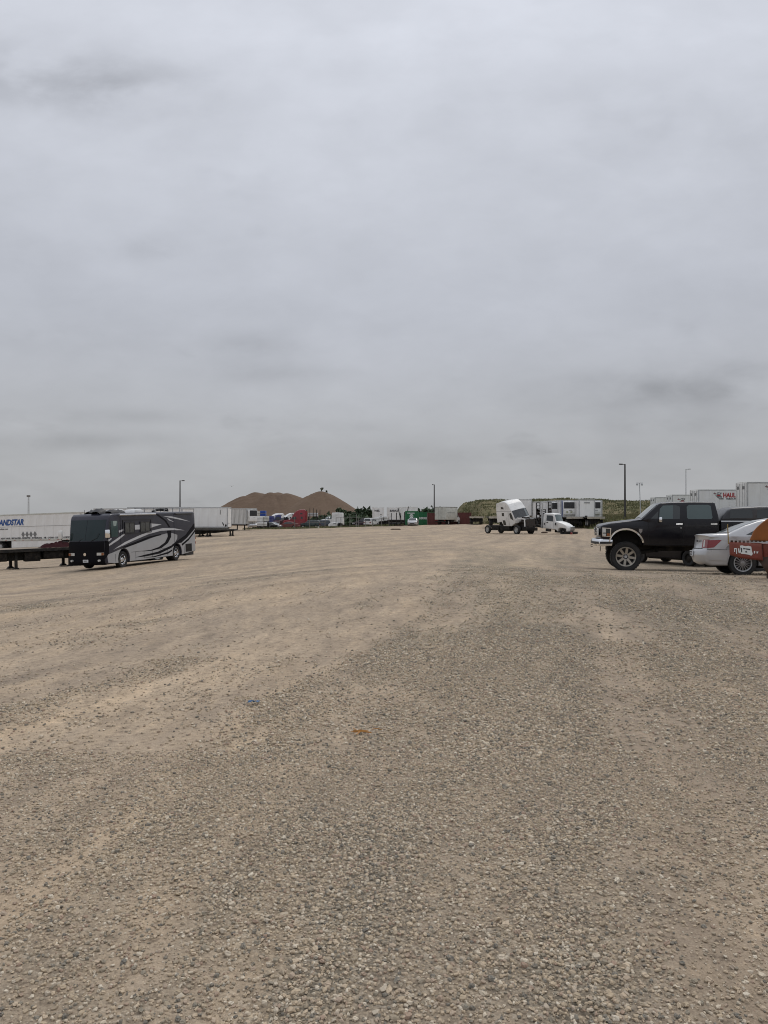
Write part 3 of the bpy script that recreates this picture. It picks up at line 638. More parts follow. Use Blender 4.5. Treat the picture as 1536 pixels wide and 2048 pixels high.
# ---- trees
def crown_mesh(mb, c, rx, ry, rz, n, size, seed):
    r = random.Random(seed)
    lobes = [(r.gauss(0, .45), r.gauss(0, .45), r.gauss(0, .45)) for _ in range(9)]
    for _ in range(n):
        l = r.choice(lobes); q = [l[i] + r.gauss(0, .24) for i in range(3)]
        p = Vector((c[0] + q[0] * rx, c[1] + q[1] * ry, c[2] + q[2] * rz)); s = size * r.uniform(.6, 1.4)
        u = Vector((r.gauss(0, 1), r.gauss(0, 1), r.gauss(0, 1))).normalized(); v = u.orthogonal().normalized(); u2 = u.cross(v)
        mb.add([p - v * s - u2 * s * .5, p + v * s - u2 * s * .5, p + u2 * s], [(0, 1, 2)])
def tree(name, label, x, y, z, h, rx, mat, n=400, size=.3, group=None, seed=1):
    t = thing(name, label, 'tree', x, y, 0, group, z)
    b = MB(); b.cyl((0, 0, -.3), (0, 0, h * .55), h * .03, h * .015, 7)
    for k in range(5):
        a = k * 1.3; b.cyl((0, 0, h * (.25 + .06 * k)), (math.cos(a) * rx * .7, math.sin(a) * rx * .7, h * (.5 + .08 * k)), h * .012, h * .005, 5)
    b.build('trunk', 'bark', t)
    c = MB(); crown_mesh(c, (0, 0, h * .62), rx, rx, h * .42, n, size, seed); c.build('crown', mat, t, smooth=0)
pile_top = lambda px: float(PF2(np.array([at(px, DP - 5)]), np.array([DP - 5.0]))[0]) - .1
tree('small_tree', 'taller of two small trees on the pointed sand pile', at(643.5, DP - 5), DP - 5, pile_top(643.5), 1.5, .42, 'leaf_tree', 220, .12, 'trees on the sand pile', 3)
tree('small_tree', 'shorter of two small trees on the pointed sand pile', at(652.5, DP - 5), DP - 5, pile_top(652.5), 1.0, .34, 'leaf_tree', 130, .11, 'trees on the sand pile', 4)
def treeline(name, label, segs, mat, seed):
    """far belt of trees that reads as one dark mass"""
    r = random.Random(seed); b = MB()
    for (pa, pb, ya, d) in segs:
        xa, xb = at(pa, d), at(pb, d); x = xa
        while x < xb:
            top = pz(ya + r.uniform(-1.0, 2.0), d + r.uniform(0, 6)); hh = top + 2.0
            rx = r.uniform(1.2, 2.4)
            crown_mesh(b, (x, d + r.uniform(-2, 5), -2 + hh * .52), rx, rx, hh * .45, 480, .50, r.random()); x += r.uniform(1.0, 2.2)
    o = b.build(name, mat, None, smooth=0); tag(o, label, None, None, 'stuff')
treeline('tree_belt', 'dark evergreen tree belt between the sand pile and the green container', [(676, 750, 1021, 215), (676, 750, 1028, 210), (676, 750, 1034, 205), (734, 748, 1017, 214), (636, 672, 1034, 190)], 'leaf_dark', 8)
treeline('tree_belt', 'dark evergreen tree belt behind the green container and box truck', [(830, 945, 1018, 220), (830, 945, 1028, 215), (842, 850, 1014, 221)], 'leaf_dark', 9)
mt['curtain'] = M('pale_curtain', (.28, .34, .32), .8, var=.2, scale=12)
mt['glass_blind'] = M('blind_behind_glass', (.085, .085, .08), .12, var=.15, spec=.6)
mt['glass_screen'] = M('windscreen_glass', (.008, .020, .022), .04, var=.45, scale=1.4, spec=.45)
mt['topper'] = M('dull_black_topper', (.018, .018, .022), .35, coat=.2, dirt=(DUST, .15, 1.5))
mt['gap'] = M('shut_line', (.003, .003, .003), .8)
mt['badge'] = M('badge_metal', (.30, .28, .27), .3, .6, var=.4, scale=30)
mt['glass_pale'] = M('painted_reflection_glass', (.14, .165, .165), .05, var=.25, scale=1.5, spec=.8)  # pale base colour paints the sky's reflection into the pane
mt['scuff'] = M('scuffed_silver', (.25, .25, .25), .6, .2, var=.5, scale=6, dirt=((.06, .06, .06), .7, 4), stretch=(.5, 1, 2))
mt['pole_yellow'] = M('faded_yellow_pole', (.30, .22, .07), .6, dirt=(RUST, .5, 10))
# ================================================================== near vehicles
def motorhome():
    t = thing('motorhome', 'large grey and silver motorhome with swoosh graphics and black nose', 'motorhome', -15.93, 44.26, math.degrees(math.atan2(-.972, -.235)), z=-1.385, pitch=-.9, roll=1.6)
    W = 1.235; XF = .15; XR = -5.95; AR = .58
    def fn(x, y, z):
        e = max(0, (x - 1.1) / .85); f = 1 - .10 * e * e
        e2 = max(0, (-8.2 - x) / .35); f *= 1 - .03 * e2 * e2
        return (x - .16 * (y / W) ** 2 * min(1, e), y * f, z + .03 * (1 - (y / W) ** 2) * (1 if z > 3.0 else 0))
    front = [(1.80, .32), (1.93, .42), (1.95, .70), (1.95, 1.05), (1.97, 1.40), (1.93, 1.66), (1.80, 2.20), (1.62, 2.80), (1.50, 2.98), (1.28, 3.09)]
    top = [(.4, 3.12), (-4, 3.12), (-8.25, 3.12), (-8.46, 3.04), (-8.53, 2.80), (-8.55, 1.0), (-8.53, .52), (-8.40, .44)]
    bot = [(-7.0, .36)] + arc(XR, .50, AR, 195, -15, 12)[::1] + [(-4.6, .33), (-2, .31), (-.55, .33)] + arc(XF, .52, AR, 198, -18, 12) + [(1.2, .34)]
    shell('body', front + top + bot, W, fn, 'charcoal', t, bevel=.09, step=.45, ystep=.3)
    MB().box(-8.2, 1.6, -1.1, 1.1, .30, .9).build('chassis', 'under', t)
    def side(name, poly, mat, off, step=.22): return sidepanel(name, poly, W, fn, mat, t, off=off, thick=off + .01, sides=(1,), step=step)[0]
    # painted graphics, traced in side coordinates
    side('lower_paint', [(1.72, .40), (1.80, .86), (1.31, .93), (.57, 1.07), (-.39, 1.20), (-1.8, 1.40), (-3.08, 1.60), (-4.09, 1.73), (-4.67, 1.78), (-5.4, 1.77), (-6.02, 1.64), (-5.99, 1.41), (-5.6, 1.10), (-6.6, 1.20), (-7.6, 1.80), (-8.44, 2.40), (-8.46, .50), (-7.0, .38)] + arc(XR, .50, AR + .03, 195, -15, 10) + [(-4.6, .35), (-2, .33), (-.55, .35)] + arc(XF, .52, AR + .03, 198, -18, 10) + [(1.2, .36)], 'silver', .003, .22)
    side('swoosh', [(1.80, .98), (.94, 1.20), (1.17, 1.10), (0, 1.47), (-1.49, 1.78), (-2.86, 2.01), (-4.21, 2.13), (-5.62, 2.08), (-7.0, 1.90), (-5.38, 1.97), (-3.98, 1.97), (-2.54, 1.82), (-.98, 1.53), (.19, 1.29)][2:], 'light_silver', .005)
    side('swoosh', [(.38, 1.19), (-.98, 1.41), (-2.54, 1.67), (-3.98, 1.77), (-3.98, 1.70), (-2.65, 1.58), (-1.19, 1.31), (0, 1.13)], 'bra', .0065)
    side('swoosh', [(-1.7, .82), (-2.65, .85), (-3.64, .98), (-4.44, 1.23), (-4.79, 1.58), (-4.73, 1.95), (-5.24, 1.94), (-5.21, 1.54), (-4.79, 1.17), (-3.98, .90), (-2.86, .80)], 'bra', .0065)
    side('swoosh', [(-.98, .52), (-2.01, .61), (-3.53, .70), (-5.22, 1.0), (-5.38, 1.07), (-7.13, 1.60), (-8.44, 2.39), (-8.44, 1.97), (-7.25, 1.38), (-6.5, 1.10), (-5.9, 1.10), (-5.37, .90), (-5.1, .82), (-3.75, .57), (-2.01, .50)], 'bra', .0065)
    side('swoosh', [(-6.54, 1.02), (-7.51, 1.36), (-8.45, 1.90), (-8.46, 1.76), (-7.51, 1.22), (-6.6, .90)], 'bra', .0065)
    side('swoosh', [(-1.8, .45), (-3.08, .45), (-4.79, .62), (-5.3, .74), (-5.3, .64), (-4.79, .50), (-3.08, .39)], 'bra', .0065)
    side('swoosh', [(1.80, 1.36), (.94, 1.65), (.09, 1.95), (0, 1.89), (.75, 1.58), (1.80, 1.26)], 'light_silver', .005)
    side('swoosh', [(1.80, 1.62), (1.42, 1.75), (1.32, 1.71), (1.80, 1.49)], 'light_silver', .005)
    side('swoosh', [(.61, 2.13), (.09, 2.23), (.09, 2.12), (.57, 2.02)], 'light_silver', .005)
    side('swoosh', [(-.98, 2.40), (-2.81, 2.46), (-4.09, 2.37), (-3.08, 2.24), (-2.70, 2.14), (-.98, 2.14)], 'light_silver', .005)
    side('swoosh', [(-4.26, 2.88), (-5.38, 2.84), (-6.49, 2.69), (-7.78, 2.46), (-6.36, 2.62), (-5.14, 2.76)], 'light_silver', .005)
    side('swoosh', [(-4.75, 2.77), (-5.68, 2.46), (-5.0, 2.60)], 'light_silver', .005)
    side('swoosh', [(-3.41, 3.0), (-3.72, 3.0), (-4.67, 2.6), (-5.14, 2.17), (-4.95, 2.17), (-4.48, 2.56)], 'bra', .0065)
    for x in (.44, -5.62): side('seam', [(x, 3.0), (x - .02, 3.0), (x - .02, .62), (x, .62)], 'bra', .008)
    for x in (-1.05, -1.95, -2.9, -3.85, -4.7, -6.9, 1.0): side('seam', [(x, .84), (x - .015, .84), (x - .015, .40), (x, .40)], 'bra', .008)
    side('seam', [(-.6, .845), (-.6, .86), (-4.9, .86), (-4.9, .845)], 'bra', .008)
    # slide-out with two windows
    so_ = MB().box(-2.85, .22, W - .05, W + .035, 1.93, 2.74); o = MB()
    for a in ((-2.85, .22, 2.69, 2.74), (-2.85, .22, 1.92, 1.94), (.16, .22, 1.94, 2.69), (-2.85, -2.79, 1.94, 2.69)): o.box(a[0], a[1], W - .02, W + .03, a[2], a[3])
    o.build('slide_out_frame', 'plastic', t)
    for x0, x1 in ((-.99, .03), (-2.69, -1.60)):
        wv = MB()
        for a in ((x0, x1, 2.54, 2.60), (x0, x1, 1.97, 2.02), (x0, x0 + .05, 2.02, 2.54), (x1 - .05, x1, 2.02, 2.54), ((x0 + x1) / 2 - .02, (x0 + x1) / 2 + .02, 2.02, 2.54)): wv.box(a[0], a[1], W, W + .045, a[2], a[3])
        wf = wv.build('window', 'plastic', t)
        for q0, q1 in ((x0 + .05, (x0 + x1) / 2 - .02), ((x0 + x1) / 2 + .02, x1 - .05)): MB().box(q0, q1, W, W + .028, 2.02, 2.54).build('pane', 'glass_blind', wf)
    MB().cyl((.57, W + .05, 3.02), (-3.3, W + .05, 3.02), .055, n=10).build('awning_roll', 'alu', t)
    MB().cyl((-5.75, W + .04, 3.0), (-8.0, W + .04, 3.0), .045, n=10).build('awning_roll', 'plastic', t)
    # driver's window
    sidepanel('window', [(1.40, 2.70), (.70, 2.70), (.70, 1.80), (1.36, 1.80)], W, fn, 'glass_teal', t, off=.007, thick=.02, sides=(1,), step=.3)
    sidepanel('window', [(1.52, 2.66), (1.44, 2.68), (1.40, 1.80), (1.62, 1.82)], W, fn, 'glass', t, off=.007, thick=.02, sides=(1,), step=.3)
    sidepanel('curtain', [(1.18, 2.69), (.76, 2.69), (.85, 2.42), (1.10, 2.40)], W, fn, 'curtain', t, off=.010, thick=.003, sides=(1,), step=9)
    # front: windscreen halves, black bra, bumper, lamps
    fr = lambda a, b, n=6: [(float(np.interp(z, [p[1] for p in front], [p[0] for p in front])), float(z)) for z in np.linspace(b, a, n)]
    ws = fr(1.64, 2.78)
    for a, b in ((-.93, -.01), (.01, .93)): strip('windscreen', ws, a, b, W, fn, 'glass_screen', t, off=.012)
    strip('nose_cover', fr(.62, 1.60, 8), -1.0, 1.0, W, fn, 'bra', t, off=.02, n=16)
    sidepanel('nose_cover', [(1.93, 1.60), (1.62, 1.58), (1.66, .90), (1.93, .66)], W, fn, 'bra', t, off=.012, thick=.02, sides=(1, -1), step=.2)
    strip('bumper', fr(.33, .64, 5), -1.0, 1.0, W, fn, 'bra', t, off=.05, n=16)
    for y in (-1, 1):
        h = MB()
        rows = [[fn(1.985 + .02, y * (.78 + .44 * i / 6) * 1, z) for i in range(7)] for z in (.83 , .98)]
        h.grid(rows); hl = h.build('headlight', 'clear_lens', t)
        MB().box(1.80, 1.93, y * 1.02 - .05, y * 1.02 + .05, .84, .97).build('indicator', 'amber', t)
        MB().cyl((1.9, y * .85, .55), (2.02, y * .85, .55), .06, n=12).build('fog_lamp', 'clear_lens', t)
        # mirrors
        m_ = MB().tube([(1.70, y * 1.18, 1.60), (1.95, y * 1.42, 1.62), (2.02, y * 1.45, 1.80)], .03); mm = m_.build('mirror_arm', 'plastic', t)
        MB().box(1.96, 2.12, y * 1.47 - .12, y * 1.47 + .12, 1.78, 2.24).build('mirror', 'chrome' if y > 0 else 'white', t, bevel=.05)
    MB().cyl((1.98, 0, .90), (2.02, 0, .90), .085, n=16).build('emblem', 'chrome', t)
    pl = MB().box(2.0, 2.03, -.12, .20, .46, .61).build('number_plate', 'plate', t)
    MB().box(2.03, 2.034, -.07, .15, .515, .565).build('plate_characters', 'grey_ink', pl)
    for y in (-.45, .35): MB().tube([(1.96, y, 1.62), (1.90, y + .35, 1.80), (1.84, y + .45, 2.05)], .012).build('wiper', 'plastic', t)
    # engine louvre
    lv = MB().box(-7.92, -7.05, W - .01, W + .006, .47, 1.0).build('louvre', 'plastic', t)
    for k in range(8): MB().box(-7.88, -7.09, W, W + .02, .50 + k * .06, .53 + k * .06).build('slat', 'under', lv)
    MB().box(-8.3, -7.2, .6, 1.15, .22, .45).build('mud_flap', 'plastic', t)
    for z0 in (.95, 1.25): MB().box(-8.58, -8.48, W - .14, W - .04, z0, z0 + .15).build('tail_light', 'red_lens', t)
    for x in (XF, XR):
        wheel(t, x, 1.04, .475, .27, 'truck', 1, dual=(x == XR), rim_mat='chrome'); wheel(t, x, -1.04, .475, .27, 'truck', -1, dual=(x == XR), simple=True, rim_mat='chrome')
    # roof load
    for x, m_ in ((-1.0, 'white'), (-3.0, 'white')):
        MB().prism([(x + .55, 3.11), (x + .38, 3.34), (x - .3, 3.36), (x - .5, 3.28), (x - .58, 3.11)], -.35, .35).build('air_conditioner', m_, t, bevel=.05)
    r = random.Random(4)
    for x, y, L_, h in ((.9, .3, 1.0, .30), (.35, -.4, 1.3, .26), (-.4, .6, .7, .22), (.55, .8, .8, .24), (-2.0, -.5, .9, .22)):
        b = MB(); rows = []
        for i in range(9):
            a = PI * i / 8; rows.append([(x - L_ / 2 + L_ * j / 8, y - .38 * math.cos(a) * (.7 + .3 * math.sin(PI * j / 8)), 3.11 + h * math.sin(a) * (.45 + .55 * math.sin(PI * j / 8)) * (.8 + .4 * r.random())) for j in range(9)])
        b.grid(rows).build('covered_load', 'tarp_black', t, smooth=60)
    b = MB(); b.tube([(-4.6, .5, 3.12), (-4.7, .5, 3.30), (-6.2, .45, 3.36), (-6.4, .4, 3.22), (-5.4, .3, 3.28), (-4.8, .2, 3.2)], .06); b.build('roof_hose', 'tarp_black', t)
    b = MB(); 
    for y in (-.7, .7): b.bar((-4.2, y, 3.42), (-7.5, y, 3.42), .05, .05)
    for x in (-4.3, -5.4, -6.5, -7.4):
        b.bar((x, -.7, 3.44), (x, .7, 3.44), .05, .04)
        for y in (-.7, .7): b.bar((x, y, 3.1), (x, y, 3.42), .04, .04)
    b.build('roof_rack', 'alu', t)
    MB().cyl((1.2, -.5, 3.05), (1.2, -.5, 3.35), .012, n=6).build('aerial', 'plastic', t)
    MB().cyl((1.0, .1, 3.10), (1.0, .1, 3.20), .10, .06, n=12).build('horn', 'plastic', t)
motorhome()

def pickup():
    hd = math.degrees(math.atan2(.199, -.98))
    # front axle centre: near wheel centre (8.15, 26), half track .86; local right side (-y) faces the camera? heading left => left side (+y) faces camera
    h = Vector((-.98, .199)); lf = Vector((-.199, -.98))
    O = Vector((8.15, 26.0)) - lf * .86
    t = thing('pickup_truck', 'black lifted crew cab pickup with big tyres and bed topper', 'pickup', O.x, O.y, hd, z=-.21)
    W = .99; belt = 1.66
    def fn(x, y, z):
        f = 1.0
        if z > belt: f *= 1 - .13 * ((z - belt) / .6) ** 1.1
        elif z < 1.15: f *= 1 - .035 * ((1.15 - z) / .35)
        if 1.45 < z <= belt and x > -.9: f *= 1 - .06 * ((z - 1.45) / .2) ** 1.5 * min(1, (x + .9) / .5)
        e = max(0, (x - .45) / .43); f *= 1 - .05 * e * e
        return (x - .09 * (y / W) ** 2 * min(1, e), y * f, z + .035 * (1 - (y / W) ** 2) * (1 if z > 1.3 else 0))
    nose = [(.86, 1.02), (.90, 1.10), (.90, 1.38), (.88, 1.46), (.80, 1.50)]
    top = [(.45, 1.565), (0, 1.625), (-.46, 1.68), (-.50, 1.69)]
    scr = [(-.50, 1.69), (-.78, 1.95), (-1.06, 2.20)]
    roof = [(-1.14, 2.235), (-1.5, 2.262), (-2.2, 2.272), (-2.74, 2.262), (-2.84, 2.235), (-2.90, 1.95), (-2.94, 1.68), (-2.96, .86)]
    low = [(-2.9, .82), (-1.2, .80), (-.62, .82)] + arc(0, .80, .56, 178, 12, 14) + [(.60, .98)]
    shell('cab', nose + top + scr[1:] + roof + low, W, fn, 'truck_black', t, bevel=.038, step=.22, ystep=.25)
    def fb(x, y, z): return (x, y * (1 - (.06 * (z - 1.64) / .45 if z > 1.64 else 0) - (.04 * (.95 - z) / .2 if z < .95 else 0)), z + (.04 * (1 - (y / W) ** 2) if z > 1.9 else 0))
    bed = [(-3.0, .86), (-3.0, 1.64), (-5.35, 1.64), (-5.38, .88), (-4.9, .86)] + arc(-4.27, .80, .52, 5, 175, 14) + [(-3.6, .84)]
    shell('bed', bed, W, fb, 'truck_black', t, bevel=.04, step=.3)
    tp = [(-2.99, 1.66), (-3.06, 1.80), (-3.20, 1.98), (-3.35, 2.06), (-4.2, 2.11), (-5.25, 2.10), (-5.36, 1.66)]
    shell('bed_topper', tp, W - .03, fb, 'topper', t, bevel=.06, step=.3)
    for x0, x1 in ((-3.98, -3.28), (-5.15, -4.10)): sidepanel('topper_window', [(x0, 1.74), (x1, 1.74), (x1 - .02, 2.0), (x0 + .02, 2.0)], W - .03, fb, 'glass', t, off=.006, thick=.02, sides=(1, -1))
    sidepanel('bed_rail', [(-3.0, 1.628), (-5.35, 1.628), (-5.35, 1.655), (-3.0, 1.655)], W, fb, 'chrome', t, off=.012, thick=.03, step=9)
    MB().box(-5.2, .55, -.42, .42, .62, .84).build('frame_rails', 'under', t)
    MB().cyl((0, -.75, .50), (0, .75, .50), .07, n=10).build('axle', 'under', t)
    b = MB().cyl((-4.27, -.75, .47), (-4.27, .75, .47), .08, n=10).lathe([(.001, -.16), (.17, -.12), (.19, 0), (.17, .12), (.001, .16)], (-4.27, .0, .47), 14)
    b.build('axle', 'under', t)
    b = MB()
    for y in (-.62, .62): b.bar((.10, y, .45), (-1.35, y * .7, .70), .09, .10); b.cyl((.18, y, .5), (.22, y * .92, 1.25), .05, n=8)
    b.build('suspension_arms', 'under', t)
    MB().cyl((-1.05, .55, .80), (-1.05, .55, .58), .045, n=8).build('leg_prop', 'under', t)
    # glass
    strip('windscreen', [(p[0], p[1]) for p in [(-.53, 1.72), (-.78, 1.955), (-1.03, 2.18)]][::-1], lambda k: -.86 + .0 * k, lambda k: .86, W, fn, 'glass_pale', t, off=-.006 if False else .008)
    for s in (1, -1):
        sidepanel('window', [(-.86, 1.71), (-.93, 1.71), (-1.13, 1.98), (-1.16, 2.14)][:0] or [(-.80, 1.72), (-1.02, 1.72), (-1.05, 1.98)], W, fn, 'glass', t, off=.005, thick=.02, sides=(s,), step=.12)
        sidepanel('window', [(-1.06, 1.71), (-1.72, 1.71), (-1.74, 2.12), (-1.62, 2.17), (-1.20, 2.16), (-1.10, 2.05)], W, fn, 'glass_teal', t, off=.005, thick=.02, sides=(s,), step=.12)
        sidepanel('window', [(-1.98, 1.71), (-2.70, 1.71), (-2.74, 1.76), (-2.70, 2.14), (-2.62, 2.18), (-2.02, 2.18), (-1.95, 2.12), (-1.95, 1.75)], W, fn, 'glass_teal', t, off=.005, thick=.02, sides=(s,), step=.12)
        sidepanel('window', [(-1.50, 1.71), (-1.72, 1.71), (-1.74, 2.12), (-1.62, 2.17), (-1.52, 2.165)], W, fn, 'glass', t, off=.007, thick=.003, sides=(s,), step=.12)
        # door shut lines
        for x in (-.71, -1.83, -2.88): sidepanel('door_gap', [(x, .90), (x - .014, .90), (x - .014, 1.64), (x, 1.64)], W, fn, 'gap', t, off=.0035, thick=.01, sides=(s,), step=.15)
        for x in (-1.60, -2.68):
            sidepanel('door_handle', [(x, 1.525), (x - .20, 1.525), (x - .20, 1.565), (x, 1.565)], W, fn, 'chrome', t, off=.03, thick=.04, sides=(s,), step=.3)
        sidepanel('lock', [(-1.74, 1.40), (-1.77, 1.40), (-1.77, 1.43), (-1.74, 1.43)], W, fn, 'chrome', t, off=.012, thick=.02, sides=(s,), step=.3)
        sidepanel('emblem', [(-.42, 1.38), (-.53, 1.38), (-.53, 1.30), (-.475, 1.22), (-.42, 1.30)], W, fn, 'badge', t, off=.008, thick=.02, sides=(s,), step=.3)
        sidepanel('body_line', [(.5, 1.470), (-2.9, 1.470), (-2.9, 1.482), (.5, 1.482)], W, fn, 'truck_black', t, off=.008, thick=.02, sides=(s,), step=.3)
        sidepanel('rocker_trim', [(-.7, .845), (-2.9, .845), (-2.9, .862), (-.7, .862)], W, fn, 'gap', t, off=.006, thick=.02, sides=(s,), step=.3)
        # chrome wheel-arch trim, thicker towards its front
        a_o = arc(0, .80, .60, 168, 14, 16); a_i = arc(0, .80, .545, 14, 168, 16)
        sidepanel('arch_trim', a_o + a_i, W, fn, 'chrome', t, off=.022, thick=.04, sides=(s,), step=9)
        # mirror
        b = MB().box(-1.14, -1.03, s * 1.12 - .10, s * 1.12 + .10, 1.60, 1.78); b.build('mirror', 'chrome', t, bevel=.04)
        MB().bar((-1.02, s * .93, 1.66), (-1.08, s * 1.04, 1.68), .05, .05).build('mirror_arm', 'plastic', t)
        # head lamp with amber marker on the corner
        bz = sidepanel('lamp_bezel', [(.84, 1.12), (.50, 1.10), (.48, 1.40), (.84, 1.42)], W, fn, 'chrome', t, off=.006, thick=.03, sides=(s,), step=.15)[0]
        sidepanel('headlight', [(.84, 1.25), (.70, 1.25), (.70, 1.385), (.84, 1.39)], W, fn, 'clear_lens', t, off=.016, thick=.02, sides=(s,), step=.15)
        sidepanel('headlight', [(.82, 1.13), (.53, 1.125), (.515, 1.38), (.82, 1.395)], W, fn, 'glass', t, off=.010, thick=.02, sides=(s,), step=.15)
        sidepanel('indicator', [(.66, 1.14), (.54, 1.14), (.535, 1.225), (.66, 1.225)], W, fn, 'amber', t, off=.016, thick=.02, sides=(s,), step=.15)
        sidepanel('headlight', [(.83, 1.14), (.70, 1.14), (.70, 1.215), (.83, 1.215)], W, fn, 'clear_lens', t, off=.016, thick=.02, sides=(s,), step=.15)
        MB().box(.87, .915, s * .72 - .16, s * .72 + .16, 1.14, 1.40).build('headlight', 'clear_lens', t, bevel=.015)
    gr = MB().box(.86, .905, -.52, .52, 1.12, 1.42).build('grille', 'plastic', t)
    for k in range(4): MB().box(.895, .93, -.54, .54, 1.12 + k * .093, 1.145 + k * .093).build('bar', 'chrome', gr)
    for k in range(3): MB().box(.893, .926, -.27 + .27 * k - .012, -.27 + .27 * k + .012, 1.12, 1.42).build('bar', 'chrome', gr)
    # bumper: heavy chrome bar with wrapped ends and a dark rubber strip
    bend = lambda x, y, z: (x - .20 * (abs(y) / .97) ** 3, y, z)
    bp = shell('bumper', [(.92, .78), (1.03, .79), (1.06, .85), (1.06, .97), (1.02, 1.03), (.92, 1.03)], .97, bend, 'chrome', t, bevel=.015, step=.3, ystep=.1, seg=1)
    for s in (1, -1):
        MB().prism([(.44, .80), (.80, .785), (.80, 1.025), (.42, 1.01)], s * .94 - .04, s * .94 + .04).build('bumper_end', 'chrome', bp, bevel=.02)
        MB().prism([(.46, .875), (.84, .865), (.84, .945), (.45, .945)], s * .985 - .01, s * .985 + .01).build('bumper_pad', 'plastic', bp)
    MB().grid([[bend(1.068, -.95 + 1.9 * i / 16, z) for i in range(17)] for z in (.865, .945)]).build('bumper_pad', 'plastic', bp)
    MB().tube([(1.05, .60, .84), (1.11, .60, .83), (1.11, .60, .76), (1.05, .60, .755)], .014).build('tow_hook', 'under', bp)
    MB().tube([(.80, .62, .78), (.80, .63, .66), (.81, .62, .60)], .012).build('hanging_strap', 'under', t)
    for k, (x) in enumerate((0, -4.27)):
        wheel(t, x, .86, .50, .34, 'lift', 1, z=.44); wheel(t, x, -.86, .50, .34, 'lift', -1, z=.44)
    # inner wings: dark boxes above the wheels
    MB().box(-.55, .55, -.62, .62, .84, 1.30).build('inner_wing', 'under', t)
    MB().tube([(-.52, .2, 1.72), (-.60, -.1, 1.80), (-.64, -.5, 1.83)], .014).build('wiper', 'plastic', t)
    MB().box(-.80, -.72, .80, .84, 1.73, 1.80).build('door_mirror_glint', 'chrome', t) if False else None
pickup()

